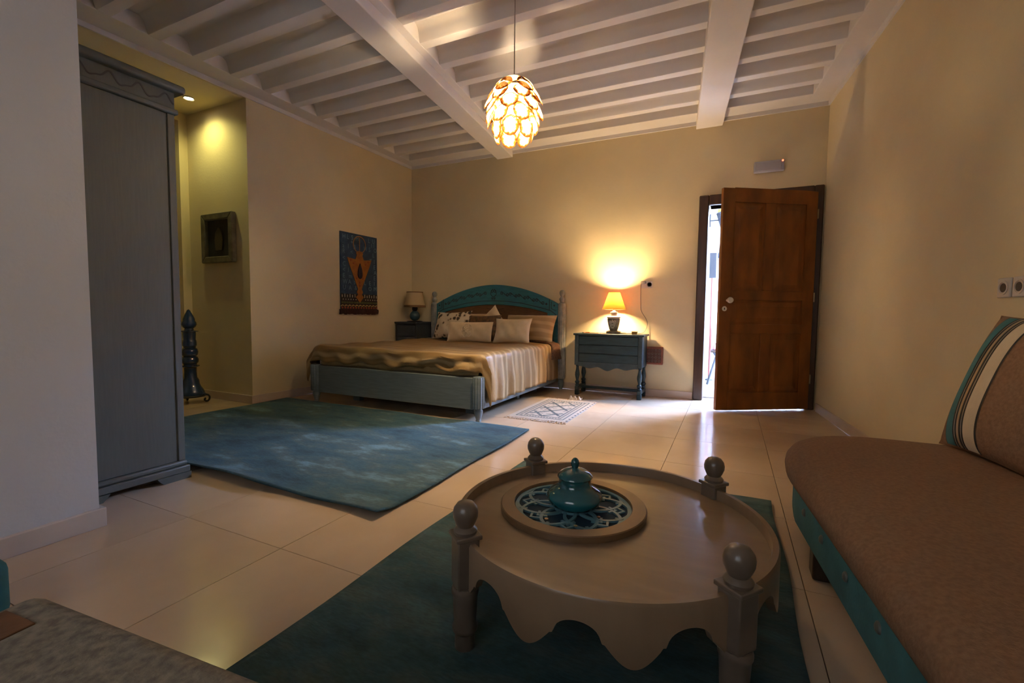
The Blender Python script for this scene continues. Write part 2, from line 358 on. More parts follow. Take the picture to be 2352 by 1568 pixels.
def struct(o, label=None):
    o['kind'] = 'structure'
    if label: o['label'] = label
    return o
def spiral(cx, cy, r0, r1, a0, turns, n=22):
    return [(cx + (r0 + (r1 - r0) * i / n) * cos(a0 + turns * 2 * pi * i / n), cy + (r0 + (r1 - r0) * i / n) * sin(a0 + turns * 2 * pi * i / n)) for i in range(n + 1)]
def circ(cx, cy, r, n=20, a0=0, a1=2 * pi): return [(cx + r * cos(a0 + (a1 - a0) * i / n), cy + r * sin(a0 + (a1 - a0) * i / n)) for i in range(n + 1)]
def smooth_path(p, n=6):
    q = [p[0]] + list(p) + [p[-1]]; out = []
    for i in range(1, len(q) - 2):
        for k in range(n):
            t = k / n
            out.append(tuple(0.5 * ((2 * q[i][d]) + (-q[i - 1][d] + q[i + 1][d]) * t + (2 * q[i - 1][d] - 5 * q[i][d] + 4 * q[i + 1][d] - q[i + 2][d]) * t * t + (-q[i - 1][d] + 3 * q[i][d] - 3 * q[i + 1][d] + q[i + 2][d]) * t ** 3) for d in range(len(p[0]))))
    out.append(tuple(p[-1])); return out

# ------------------------------------------------------------------ room shell
YB = 5.353; H = 2.936; ZJ = 2.975; ZR = 3.09; ZT = 3.25
LWx = lambda y: -4.156 + 0.033 * (y - YB)
RWx = lambda y: 0.786 - 0.096 * (y - YB)
B1x = lambda y: -2.785 - 0.112 * (y - YB)          # left edge of beam between bays one and two
B2x = lambda y: -0.402 - 0.105 * (y - YB)
YA = 2.945; XA = -5.18; YW = 0.955; XP = -2.378; YR = -1.3
DX0, DX1, DZ = -0.25, 0.70, 2.085

struct(obj('floor', MB().box(-6.4, 1.7, -1.6, 5.60, -0.06, -0.012), 'grout'), 'polished beige tiled floor')
floor = bpy.data.objects['floor']
tile_me = None; ti = 0
for i in range(-7, 7):
    for j in range(-5, 8):
        x0, y0 = -2.14 + .6 * i, 1.17 + .6 * j
        if x0 > 1.5 or x0 + .6 < -6.1 or y0 > 5.35: continue
        if x0 + .6 < XP - .3 and y0 + .6 < YW - .2: continue
        if x0 + .6 < LWx(4) - .2 and y0 > YA + .1: continue
        if x0 > 0.9 and y0 > 4.6: continue
        if tile_me is None:
            t = obj('tile', MB().box(-.2985, .2985, -.2985, .2985, -.010, 0), 'tile', None, local=True, bevel=.0015, seg=1); tile_me = t.data
            t.modifiers.clear()
        else:
            t = bpy.data.objects.new('tile', tile_me); COL.objects.link(t)
        t.parent = floor; t.location = Vector((x0 + .3, y0 + .3, 0)) - floor.location

# back wall with door opening
wb = MB().box(-6.2, DX0, YB, YB + .2, 0, ZT).box(DX1, 1.6, YB, YB + .2, 0, ZT).box(DX0, DX1, YB, YB + .2, DZ, ZT)
struct(obj('wall_back', wb, 'wall'))
struct(obj('wall_left', MB().prism([(-6.2, YA), (LWx(YA), YA), (LWx(YB), YB), (-6.2, YB)], 0, ZT), 'wall'))
struct(obj('wall_right', MB().prism([(RWx(YB), YB), (RWx(-1.5), -1.5), (RWx(-1.5) + .2, -1.5), (RWx(YB) + .2, YB)], 0, ZT), 'wall'))
struct(obj('wall_left_near', MB().box(-6.2, XP, -1.5, YW, 0, ZT), 'wall_white'))
# alcove end wall: narrow strip and deeper recess
struct(obj('wall_alcove', MB().box(XA - .12, XA, 2.862, YA, 0, H).box(XA - .12, XA, YW, 2.862, 2.855, H).box(XA - 1.0, XA - .9, YW, YA, 0, H).box(XA - .9, XA - .12, 2.875, YA, 0, H), 'wall'))
wx0, wx1, wz0, wz1 = -1.4, 0.2, 0.9, 2.2
struct(obj('wall_rear', MB().box(XP, wx0, YR - .2, YR, 0, ZT).box(wx1, 1.7, YR - .2, YR, 0, ZT).box(wx0, wx1, YR - .2, YR, 0, wz0).box(wx0, wx1, YR - .2, YR, wz1, ZT), 'wall'))
w1 = thing('window_1', 'window behind drawn curtains', 'window', (-.6, YR - .1, wz0)); del w1['category']; struct(w1)
fm = MB(); fm.box(wx0, wx1, YR - .16, YR - .12, wz0, wz0 + .05).box(wx0, wx1, YR - .16, YR - .12, wz1 - .05, wz1)
for x in (wx0, -.625, wx1 - .05): fm.box(x, x + .05, YR - .16, YR - .12, wz0 + .05, wz1 - .05)
obj('window_frame', fm, 'frame_wood', w1)
translucent_mat('curtain', (0.55, 0.48, 0.38), CURTAIN_T, .92)
for a, b, lab in ((wx0 - .12, -.60, 'drawn beige curtain at the window behind the seating, half nearer the left wall'), (-.60, wx1 + .12, 'drawn beige curtain at the window behind the seating, half nearer the sofa')):
    cm = MB().grid(90, 4, lambda u, v: Vector((a + (b - a) * u, YR + .05 + .022 * sin(2 * pi * u * 11), .05 + 2.3 * v)))
    tag(obj('curtain', cm, 'curtain', smooth=True), lab, 'curtain', 'curtains')
tag(obj('curtain_rod', MB().tube([(wx0 - .25, YR + .05, 2.36), (wx1 + .25, YR + .05, 2.36)], .012, 10), 'iron', smooth=True), 'iron curtain rod above the window behind the seating', 'rod')

# skirting
bt = .018
struct(obj('baseboard_back', MB().box(LWx(YB), -0.345, YB - bt, YB, 0, .08), 'skirting', bevel=.003))
struct(obj('baseboard_left', MB().prism([(LWx(YA) - .0, YA - bt), (LWx(YA) + bt, YA - bt), (LWx(YB) + bt, YB - bt), (LWx(YB), YB - bt)], 0, .08), 'skirting', bevel=.003))
struct(obj('baseboard_alcove', MB().box(XA, LWx(YA), YA - bt, YA, 0, .08), 'skirting', bevel=.003))
struct(obj('baseboard_near', MB().box(XP, XP + bt, YR, YW + bt, 0, .08).box(XP - .05, XP, YW, YW + bt, 0, .08), 'skirting', bevel=.003))
struct(obj('baseboard_right', MB().prism([(RWx(YB - .1) - bt, YB - .1), (RWx(YR) - bt, YR), (RWx(YR), YR), (RWx(YB - .1), YB - .1)], 0, .08), 'skirting', bevel=.003))

# ceiling: slab, beams, joists, wall plates
ceil = struct(obj('ceiling', MB().box(-4.5, 1.6, -1.5, YB + .2, ZR, ZT), 'ceiling'), 'white plastered beam and joist ceiling')
obj('alcove_soffit', MB().box(-6.2, LWx(2), YW, YA, H, ZT - .01), 'wall', ceil)
def slab(fx0, fx1, y0, y1, z0, z1): return MB().prism([(fx0(y0), y0), (fx1(y0), y0), (fx1(y1), y1), (fx0(y1), y1)], z0, z1)
obj('beam', slab(B1x, lambda y: B1x(y) + .22, -1.3, YB, 2.896, ZR), 'ceiling', ceil, bevel=.008)
obj('beam', slab(B2x, lambda y: B2x(y) + .259, -1.3, YB, 2.896, ZR), 'ceiling', ceil, bevel=.008)
obj('beam_ledge', slab(lambda y: B1x(y) + .2201, lambda y: B1x(y) + .295, -1.3, YB - .2301, ZJ, ZR), 'ceiling', ceil, bevel=.006)
obj('wall_plate', slab(LWx, lambda y: -4.02, .96, YB, ZJ, ZR), 'ceiling', ceil, bevel=.006)
obj('wall_plate', slab(lambda y: RWx(y) - .19, RWx, -1.3, YB, ZJ, ZR), 'ceiling', ceil, bevel=.006)
obj('wall_plate', MB().box(-4.0199, RWx(YB - .23) - .1901, YB - .23, YB, ZJ, ZR), 'ceiling', ceil, bevel=.006)
obj('cornice_lip', slab(LWx, lambda y: LWx(y) + .016, .96, YB, H, ZJ), 'ceiling', ceil)
obj('cornice_lip', slab(lambda y: RWx(y) - .016, RWx, -1.3, YB, H, ZJ), 'ceiling', ceil)
obj('cornice_lip', MB().box(LWx(YB) + .016, RWx(YB) - .016, YB - .016, YB, H, ZJ), 'ceiling', ceil)
bays = ((lambda y: -4.0199, B1x), (lambda y: B1x(y) + .2951, B2x), (lambda y: B2x(y) + .2591, lambda y: RWx(y) - .1901))
prof = [(-.048, ZJ + .008), (-.040, ZJ), (.040, ZJ), (.048, ZJ + .008), (.062, ZR - .05), (.075, ZR - .02), (.105, ZR), (-.105, ZR), (-.075, ZR - .02), (-.062, ZR - .05)]
for k in range(20):
    yc = 4.875 - .3112 * k
    for bi, (fa, fb) in enumerate(bays):
        if bi == 0 and yc < 1.0: continue
        n = len(prof); vs = [(fa(yc + a), yc + a, z) for a, z in prof] + [(fb(yc + a), yc + a, z) for a, z in prof]
        fs = [tuple(range(n)), tuple(range(2 * n - 1, n - 1, -1))] + [(i, (i + 1) % n, n + (i + 1) % n, n + i) for i in range(n)]
        obj('joist', MB().add(vs, fs), 'ceiling', ceil, smooth=True)

# ------------------------------------------------------------------ door
d1 = thing('door_1', 'dark brown wooden door frame', 'door frame', (.22, YB, 0)); del d1['category']; struct(d1)
fo = .04
def casing(mb, x0, x1, z0, z1): return mb.box(x0, x1, YB - fo, YB + .2, z0, z1)
obj('jamb', casing(MB(), -.342, -.245, 0, 2.19), 'frame_wood', d1, bevel=.012, seg=3)
obj('jamb', casing(MB(), .695, .775, 0, 2.19), 'frame_wood', d1, bevel=.012, seg=3)
obj('lintel', casing(MB(), -.2449, .6949, 2.085, 2.19), 'frame_wood', d1, bevel=.012, seg=3)
leaf_ang = atan2(5.30 - 4.80, .735 + .067)
dl = thing('door_leaf', 'dark reddish brown panelled door standing ajar into the room', 'door', (.712, YB - .052, 0.012), rotz=leaf_ang)
LWd, LH, LT = .965, 2.105, .04                        # leaf in local: x from -LWd to 0 (hinge), front face at y=-LT/2
def leaf_box(mb, x0, x1, z0, z1, y0=-.02, y1=.02): return mb.box(-LWd + x0, -LWd + x1, y0, y1, z0, z1)
rails = MB()
st = .115
leaf_box(rails, 0, st, 0, LH); leaf_box(rails, LWd - st, LWd, 0, LH)
for z0, z1 in ((0, .17), (.74, .83), (1.06, 1.15), (LH - .13, LH)): leaf_box(rails, st, LWd - st, z0, z1)
leaf_box(rails, LWd / 2 - .05, LWd / 2 + .05, .17, .74); leaf_box(rails, LWd / 2 - .05, LWd / 2 + .05, 1.15, LH - .13)
obj('stiles_and_rails', rails, 'door_wood', dl, local=True, bevel=.004)
for x0, x1, z0, z1 in ((st, LWd / 2 - .05, .17, .74), (LWd / 2 + .05, LWd - st, .17, .74), (st, LWd - st, .83, 1.06), (st, LWd / 2 - .05, 1.15, LH - .13), (LWd / 2 + .05, LWd - st, 1.15, LH - .13)):
    pm = MB(); leaf_box(pm, x0, x1, z0, z1, -.008, .008)
    a, b = -LWd + x0, -LWd + x1
    for yb, yt in ((-.008, -.017), (.008, .017)):
        i_, r_ = .02, .06
        pm.add([(a + i_, yb, z0 + i_), (b - i_, yb, z0 + i_), (b - i_, yb, z1 - i_), (a + i_, yb, z1 - i_), (a + r_, yt, z0 + r_), (b - r_, yt, z0 + r_), (b - r_, yt, z1 - r_), (a + r_, yt, z1 - r_)],
               [(4, 5, 6, 7), (0, 1, 5, 4), (1, 2, 6, 5), (2, 3, 7, 6), (3, 0, 4, 7)])
    obj('panel', pm, 'door_wood', dl, local=True, fixn=False)
kx = -LWd + .075
for sgn, nm in ((-1, 'enamel'), (1, 'iron')):
    kn = MB().lathe([(.0, 0), (.012, .0), (.012, .03), (.026, .038), (.03, .052), (.024, .066), (0, .07)], n=18)
    kn.xf(Matrix.Translation((kx, sgn * .02, 1.055)) @ Matrix.Rotation(radians(90) * (1 if sgn < 0 else -1), 4, 'X'))
    k_ = obj('door_knob', kn, nm, dl, smooth=True, local=True)
    if sgn < 0: k_['label'] = 'white enamel door knob'
es = MB().lathe([(.0, 0), (.024, 0), (.024, .004), (.012, .006), (.012, .003), (0, .003)], n=18).xf(Matrix.Translation((kx - .025, -.02, .975)) @ Matrix.Rotation(radians(90), 4, 'X'))
obj('escutcheon', es, 'enamel', dl, smooth=True, local=True)
kh = MB().box(kx - .030, kx - .020, -.0245, -.0235, .966, .984); obj('keyhole', kh, 'dark_hole', dl, local=True)
for z in (.25, 1.05, 1.85): obj('hinge', MB().lathe([(.007, z), (.007, z + .09)], 0.004, -.022, 10), 'brass', dl, local=True)

# courtyard seen through the door gap, with unseen parts added to shape its daylight
struct(obj('floor_courtyard', MB().box(-1.2, 3.4, 5.601, 8.2, -.05, -.002), 'court_floor'))
struct(obj('wall_courtyard_far', MB().box(-1.2, 3.4, 8.0, 8.2, 0, 2.7).box(-1.2, 1.2, 8.0, 8.2, 2.7, 3.0).box(2.8, 3.4, 8.0, 8.2, 2.7, 3.0), 'court_white'))  # visible wall; its unseen height and top notch are shaped to aim the daylight
struct(obj('wall_courtyard_side', MB().box(-1.2, -1.0, 5.62, 7.98, 0, 2.99), 'court_white'))
struct(obj('wall_light_blocker', MB().box(3.2, 3.4, 5.62, 7.98, 0, 2.99), 'court_white'))  # unseen wall, added to limit the angle of the door daylight
struct(obj('ceiling_light_blocker', MB().box(-1.2, 1.2, 5.57, 8.2, 3.01, 3.15).box(2.8, 3.4, 5.57, 8.2, 3.01, 3.15), 'court_white'))  # unseen roof pieces, added so that sky light enters only between them
def wall_lantern(x, y, z, sc, label):
    t = thing('wall_lantern', label, 'lantern', (x, y, z), 'pointed metal lanterns on the courtyard wall')
    b = MB().tube([(x - .16 * sc, y, z + .30 * sc), (x - .05 * sc, y, z + .30 * sc), (x, y, z + .36 * sc)], .012 * sc).box(x - .175 * sc, x - .155 * sc, y - .03 * sc, y + .03 * sc, z + .2 * sc, z + .4 * sc)
    obj('bracket', b, 'black_metal', t)
    obj('lantern_body', MB().lathe([(0, z), (.11 * sc, z + .38 * sc), (.12 * sc, z + .40 * sc), (.11 * sc, z + .42 * sc)], x + .04 * sc, y, 6), 'black_metal', t)
    obj('lantern_glass', MB().lathe([(.10 * sc, z + .421 * sc), (.09 * sc, z + .50 * sc), (0.02 * sc, z + .58 * sc)], x + .04 * sc, y, 6), 'yellow_glass', t)
wall_lantern(-.16, 7.0, 1.98, .85, 'pointed black metal lantern with yellow glass, higher one beyond the door')
wall_lantern(-.10, 7.6, 1.62, .6, 'small pointed black lantern, lower one beyond the door')
sg = thing('sign_board', 'small black board on a reddish wooden post in the courtyard', 'sign', (-.24, 7.08, 0))
obj('board', MB().box(-.29, -.20, 7.05, 7.11, 1.45, 1.80), 'black_metal', sg, bevel=.004)
obj('post', MB().tube([(-.245, 7.08, 0), (-.245, 7.08, 1.46)], .018), 'red_wood', sg)
obj('foot', MB().lathe([(.05, 0), (.05, .012), (.02, .03)], -.245, 7.08, 14), 'black_metal', sg)
pl = thing('parasol_pole', 'thin reddish wooden pole leaning in the courtyard', 'pole', (-.16, 7.3, 0))
obj('shaft', MB().tube([(-.10, 7.3, 0.0), (-.17, 7.3, 1.75)], .014), 'red_wood', pl); obj('tip', MB().tube([(-.17, 7.3, 1.75), (-.175, 7.3, 1.92)], lambda t: .02 * (1 - .8 * t)), 'black_metal', pl)
ch = thing('folding_chair', 'dark folding chair with pink and white cushions outside the door', 'chair', (-.12, 6.8, 0))
for y in (6.62, 6.98):
    obj('leg', MB().tube([(-.25, y, 0), (-.05, y, .78)], .014), 'black_metal', ch); obj('leg', MB().tube([(0.10, y, 0), (-.2, y, .46)], .014), 'black_metal', ch)
obj('seat', MB().box(-.22, .18, 6.6, 7.0, .43, .46), 'dark_wood', ch, bevel=.008)
obj('cushion', MB().box(-.2, .16, 6.62, 6.98, .461, .54), 'pink_cloth', ch, bevel=.03, seg=4); obj('back_cushion', MB().box(-.14, -.02, 6.64, 6.96, .545, .82), 'cotton', ch, bevel=.04, seg=4)

# ------------------------------------------------------------------ lights of the room
# pendant of overlapping pierced shells
PX, PY = -1.386, 2.9
pd = thing('pendant_lamp', 'round pendant lamp of overlapping pierced shell discs, lit', 'lamp', (PX, PY, 2.09))
obj('cord', MB().tube([(PX, PY, 2.50), (PX, PY, ZR)], .0035, 6), 'cable', pd)
obj('cord_grip', MB().lathe([(.016, 2.47), (.016, 2.485), (.006, 2.52)], PX, PY, 12), 'brass', pd)
obj('uplight_blocker', MB().lathe([(.0, 2.446), (.080, 2.446), (.078, 2.452), (.016, 2.462), (0, 2.462)], PX, PY, 28), 'enamel', pd, smooth=True)  # added opaque disc hidden under the shells, stops light leaking upward
obj('bulb_socket', MB().lathe([(.014, 2.33), (.016, 2.4459)], PX, PY, 12), 'enamel', pd, smooth=True)
bb = MB().ball((PX, PY, 2.29), .045, 10); obj('bulb', bb, 'bulb_pendant', pd, smooth=True)
def shell_mesh(a, b, curve, bowl, seed):
    """disc with small piercings left to material; local: hangs from top at origin, down -z, outward +x"""
    mb = MB(); nr, na = 5, 20; vs = []; fs = []
    rnd = random.Random(seed)
    for i in range(nr + 1):
        r = i / nr
        for k in range(na):
            an = 2 * pi * k / na; u = r * cos(an) * a * (1 + .03 * rnd.uniform(-1, 1) * (i == nr)); w = r * sin(an) * b
            vs.append((bowl * (1 - r * r) + curve * (w / b) * .02, u, w - b))
    fs = []
    for i in range(nr):
        for k in range(na):
            k2 = (k + 1) % na; fs.append((i * na + k, i * na + k2, (i + 1) * na + k2, (i + 1) * na + k))
    mb.add(vs, fs); return mb
rows = [(2.490, .050, 5, 66, .0), (2.452, .085, 6, 58, .45), (2.405, .112, 7, 52, .1), (2.348, .122, 7, 46, .55), (2.290, .118, 7, 36, .1), (2.222, .105, 7, 16, .55)]
shell_obs = []
for ri, (z, r, n, tilt, ph) in enumerate(rows):
    base = None
    for k in range(n):
        an = 2 * pi * (k + ph) / n
        if base is None:
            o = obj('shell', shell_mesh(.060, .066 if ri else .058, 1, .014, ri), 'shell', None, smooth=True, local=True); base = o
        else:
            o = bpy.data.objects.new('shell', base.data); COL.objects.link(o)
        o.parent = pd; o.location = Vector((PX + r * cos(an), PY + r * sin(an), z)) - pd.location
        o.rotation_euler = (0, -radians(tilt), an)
obj('wire_hoop', MB().tube([(PX + .052 * cos(2 * pi * k / 24), PY + .052 * sin(2 * pi * k / 24), 2.482) for k in range(24)], .004, 6, True), 'brass', pd)
obj('wire_hoop', MB().tube([(PX + .150 * cos(2 * pi * k / 32), PY + .150 * sin(2 * pi * k / 32), 2.25) for k in range(32)], .003, 6, True), 'brass', pd)
obj('wire_rib', MB().tube([(PX, PY - .052, 2.482), (PX, PY - .12, 2.43), (PX, PY - .16, 2.34), (PX, PY - .15, 2.25)], .0025, 5).tube([(PX, PY + .052, 2.482), (PX, PY + .12, 2.43), (PX, PY + .16, 2.34), (PX, PY + .15, 2.25)], .0025, 5).tube([(PX - .052, PY, 2.482), (PX + .052, PY, 2.482)], .0025, 5), 'brass', pd)

# two surface spotlights behind the camera
emit_mat('spot_glow', (1.0, 0.86, 0.68), SPOT_L)
for x, y, lab in ((-.95, -.415, 'small round ceiling spotlight behind the seating area, nearer the left wall'), (.05, -.415, 'small round ceiling spotlight behind the seating area, nearer the sofa')):
    t = thing('ceiling_spotlight', lab, 'light', (x, y, ZJ - .055), 'ceiling spotlights')
    obj('spot_body', MB().lathe([(.046, ZJ - .055), (.05, ZJ - .05), (.05, ZJ - .0005), (.0, ZJ - .0005)], x, y, 28), 'enamel', t, smooth=True)
    obj('spot_lens', MB().lathe([(.0, ZJ - .054), (.042, ZJ - .054), (.042, ZJ - .05)], x, y, 24), 'spot_glow', t)

# recessed downlight in the alcove
dn = thing('downlight', 'small round recessed downlight glowing in the alcove ceiling', 'light', (-4.74, 2.72, H - .012))
obj('trim_ring', MB().lathe([(.036, H - .0005), (.05, H - .0005), (.05, H - .008), (.044, H - .010), (.036, H - .004)], -4.74, 2.72, 28), 'plastic', dn, smooth=True)
obj('lens', MB().lathe([(0.0, H - .004), (.036, H - .004), (.036, H - .001)], -4.74, 2.72, 24), 'downlight_glow', dn)
sl = bpy.data.lights.new('downlight_beam', 'SPOT'); sl.energy = DOWN_W; sl.color = (.90, .86, .30); sl.spot_size = radians(150); sl.spot_blend = .9; sl.shadow_soft_size = .04
so = bpy.data.objects.new('downlight_beam', sl); COL.objects.link(so); so.parent = dn; so.location = (0, 0, -.01)

# ------------------------------------------------------------------ bed
bed = thing('bed', 'double bed with arched teal headboard and blue grey frame', 'bed', (-2.835, 4.33, 0))
BX0, BX1 = -3.80, -1.895                               # foot post centres
FY = 3.335
flute = lambda a: 1 - .09 * (0.5 + 0.5 * cos(14 * a))
def foot_post(x, y, z1):
    o = obj('post', MB().lathe([(.052, .115), (.056, .13), (.056, z1 - .02), (.05, z1 - .005), (.03, z1)], x, y, 56, rad=lambda a: flute(a)), 'bed_grey', bed, smooth=True)
    obj('turned_foot', MB().lathe([(.022, 0), (.024, .012), (.020, .02), (.026, .035), (.036, .075), (.037, .095), (.030, .108), (.040, .1149)], x, y, 24), 'bed_grey', o, smooth=True)
foot_post(BX0, FY, .385); foot_post(BX1, FY, .385)
obj('foot_rail', MB().box(BX0 + .05, BX1 - .05, FY - .018, FY + .02, .10, .372), 'bed_grey', bed, bevel=.006)
obj('side_rail', MB().box(BX1 - .02, BX1 + .015, FY + .05, 5.23, .10, .30), 'bed_grey', bed, bevel=.004)
obj('side_rail', MB().box(BX0 - .015, BX0 + .02, FY + .05, 5.23, .10, .30), 'bed_grey', bed, bevel=.004)
for x, y in ((-2.12, 3.60), (-3.47, 3.58), (-2.10, 5.0), (-2.08, 4.45)):
    obj('support_block', MB().box(x - .045, x + .045, y - .03, y + .03, 0, .10), 'bed_grey', bed, bevel=.003)
obj('slat_base', MB().box(BX0 + .03, BX1 - .03, FY + .04, 5.22, .101, .20), 'bed_grey', bed)
HYc = 5.287
def head_post(x):
    o = obj('bedpost', MB().lathe([(.045, .13), (.05, .15), (.05, 1.02), (.046, 1.045), (.02, 1.062)], x, HYc, 56, rad=flute), 'post_grey', bed, smooth=True)
    obj('finial', MB().lathe([(.022, 1.058), (.030, 1.075), (.036, 1.095), (.036, 1.105), (.024, 1.12), (.018, 1.132), (.026, 1.145), (.035, 1.165), (.034, 1.185), (.024, 1.203), (0, 1.212)], x, HYc, 24), 'post_grey', o, smooth=True)
    obj('turned_foot', MB().lathe([(.022, 0), (.024, .015), (.034, .06), (.036, .09), (.03, .115), (.042, .1299)], x, HYc, 20), 'bed_grey', o, smooth=True)
HX0, HX1 = -3.712, -1.848; HC = (HX0 + HX1) / 2; HW = (HX1 - HX0) / 2 - .045
head_post(HX0); head_post(HX1)
arch = lambda u: 1.287 - .245 * abs(u) ** 1.9          # u in -1..1
inn = lambda u: 1.03 - .10 * abs(u) ** 2.0
IW = .75
poly = [(HC + HW * u, arch(u)) for u in [1 - i / 24 for i in range(49)]]
poly = [(HC - HW, .35)] + [(HC - IW, .35)] + [(HC + IW * u, inn(u)) for u in [-1 + i / 15 for i in range(31)]] + [(HC + IW, .35), (HC + HW, .35)] + poly
obj('headboard', MB().prism_y(poly, HYc - .02, HYc + .02), 'bed_teal', bed, bevel=.004)
obj('headboard_panel', MB().prism_y([(HC - IW - .01, .36), (HC + IW + .01, .36)] + [(HC + (IW + .01) * u, inn(u) + .006) for u in [1 - i / 12 for i in range(25)]], HYc - .004, HYc + .012), 'brown_panel', bed)
fr = lambda a, b, h: (a, HYc - .0199 - h, b)
cv = MB()
zc = lambda x: 1.175 - .135 * (abs(x - HC) / .74) ** 1.9
for sgn in (-1, 1):
    n_el = 5; xs = [.10 + i * .122 for i in range(n_el + 1)]
    for i in range(n_el):
        xa, xb = HC + sgn * xs[i], HC + sgn * xs[i + 1]
        R_ = .021
        ca = (xa + sgn * .022, zc(xa + sgn * .022) + .004); cb = (xb - sgn * .024, zc(xb - sgn * .024) - .004)
        A = spiral(ca[0], ca[1], .004, R_, (pi if sgn > 0 else 0), 1.25 * (-sgn)); Bq = spiral(cb[0], cb[1], .004, R_, (0 if sgn > 0 else pi), 1.25 * (-sgn))
        cv.ribbon(smooth_path(A[::2] + [((ca[0] + cb[0]) / 2, (ca[1] + cb[1]) / 2)] + Bq[::-1][::2], 3), .008, fr, .0015)
    cv.plate(circ(HC + sgn * .735, zc(HC + .735) - .002, .014, 14)[:-1], fr, .0015)
    cv.ribbon([(HC + sgn * (HW - .02), .905), (HC + sgn * .80, .955), (HC + sgn * .7, .985), (HC + sgn * .4, 1.05), (HC + sgn * .2, 1.073), (HC, 1.08)], .008, fr, .0015)
    cv.ribbon([(HC + sgn * .775, .96), (HC + sgn * .775, 1.10)], .008, fr, .0015)
    cv.ribbon([(HC + sgn * .80, 1.07), (HC + sgn * .80, .985), (HC + sgn * .865, .955)], .007, fr, .0015)
    cv.plate(circ(HC + sgn * .838, 1.02, .011, 12)[:-1], fr, .0015)
    cv.ribbon([(HC + sgn * .775, .55), (HC + sgn * .775, .90)], .008, fr, .0015)
    xs_ = HC + sgn * .825
    cv.plate([(xs_, .90), (xs_ - .02, .85), (xs_ - .016, .825), (xs_, .815), (xs_ + .016, .825), (xs_ + .02, .85)], fr, .0015)
    cv.ribbon([(xs_, .82), (xs_, .58)], .010, fr, .0015); cv.plate(circ(xs_, .775, .016, 12)[:-1], fr, .0014); cv.plate(circ(xs_, .575, .022, 12)[:-1], fr, .0014)
    # heart half
    hx = HC - .0
    hp = spiral(hx + sgn * .024, 1.205, .004, .024, (pi if sgn > 0 else 0), -sgn * 1.2)
    cv.ribbon(smooth_path(hp[::2] + [(hx + sgn * .042, 1.17), (hx + sgn * .018, 1.14), (hx, 1.125)], 3), .008, fr, .0015)
    cv.ribbon(spiral(hx + sgn * .017, 1.108, .003, .014, (pi / 2), -sgn * 1.2), .007, fr, .0015)
obj('carved_scrollwork', cv, 'carve', bed)
cb_ = MB(); fr2 = lambda a, b, h: (a, HYc - .0039 - h, b)
cb_.plate(circ(HC + .02, 1.005, .012, 12)[:-1], fr2, .0015)
for a in (-1, 1): cb_.ribbon([(HC + .02, .95), (HC + .02 + a * .13, .985)], .006, fr2, .0015).ribbon([(HC + .02, .93), (HC + .02 + a * .10, .91)], .006, fr2, .0015)
obj('panel_carving', cb_, 'carve_brown', bed)
mt_ = tag(obj('mattress', MB().box(BX0 + .045, BX1 - .045, FY + .05, 5.255, .2005, .545), 'mattress', bevel=.05, seg=4), 'thick mattress under the striped bedspread on the bed', 'mattress')

# bedspread draped over the mattress
SXC = (BX0 + BX1) / 2; SHW = .925; SL0, SL1 = 5.06, 3.395; STZ = .572
def drape(u, y, right=.44, left=.40, foot=.185, off=0.0):
    """u: signed distance across from centre, y: cloth coordinate along (decreasing to foot)"""
    du = abs(u) - SHW; dv = SL1 - y; sg_ = 1 if u > 0 else -1
    z = STZ + off + .006 * sin(9 * u + 3 * y) + .006 * sin(14 * y + 2.3 * u)
    x = SXC + u; yy = y
    r = .05
    def roll(d):                                       # arc then straight down: (out, down)
        if d <= 0: return 0.0, 0.0
        q = r * pi / 2
        if d < q: a = d / r; return r * sin(a), r * (1 - cos(a))
        return r, r + (d - q)
    if du > 0 and dv <= 0:
        o_, dn_ = roll(du); k = min(1, du / .3)
        wv = .016 * k * sin(26 * y + 1.7 * sin(5 * y)) + .010 * k * sin(47 * y)
        fl = (.03 * k if sg_ > 0 else .10 * k)
        x = SXC + sg_ * (SHW + o_ + wv + fl + off); z -= dn_
    elif dv > 0 and du <= 0:
        o_, dn_ = roll(dv); k = min(1, dv / .12)
        wv = .018 * k * sin(9 * u + 40 * dv) * (1 + .4 * sin(3.1 * u)) + .011 * k * sin(23 * u - 34 * dv + 1.3)
        yy = SL1 - (o_ + wv + .012 * k + off); z -= dn_ + .010 * k * sin(21 * u)
    elif dv > 0 and du > 0:
        rho = hypot(du, dv); ph = atan2(dv, du); o_, dn_ = roll(rho); k = min(1, rho / .2)
        fl = .03 * k + .035 * k * sin(ph * 6) + (.10 * k if sg_ < 0 else 0.015 * k)
        x = SXC + sg_ * (SHW + (o_ + fl) * cos(ph) ** .8); yy = SL1 - (o_ + fl * .4) * sin(ph) * (.55 if sg_ > 0 else .8); z -= dn_ * .97
    return Vector((x, yy, max(z, .09)))
sb = MB(); NU, NV = 120, 90
uA, uB = -(SHW + .43), SHW + .45
fu = lambda a: uA + (uB - uA) * a
fy = lambda b: SL0 + (SL1 - .185 - SL0) * b
def hemwave(a, b):
    u = fu(a); y = fy(b)
    if u < -SHW: u = -SHW + (u + SHW) * (.9 + .1 * sin(7 * y))
    return drape(u, y)
sb.grid(NU, NV, hemwave, lambda a, b: (fu(a), fy(b)))
bs_ = tag(obj('bedspread', sb, 'bedspread', smooth=True, solid=.006, fixn=True), 'golden satin bedspread with fine stripes draped over the bed', 'bedspread')
# turned back sheet layer under the foot hem
sh = MB().grid(60, 6, lambda a, b: Vector((BX0 + .02 + (BX1 - BX0 - .04) * a, 3.366 - .006 * sin(30 * a) - .002 * b, .50 - .12 * b - .008 * sin(17 * a) * b)))
tag(obj('bed_sheet', sh, 'gold_cloth', smooth=True, solid=.004), 'folded gold sheet edge showing between bedspread and footboard', 'sheet')
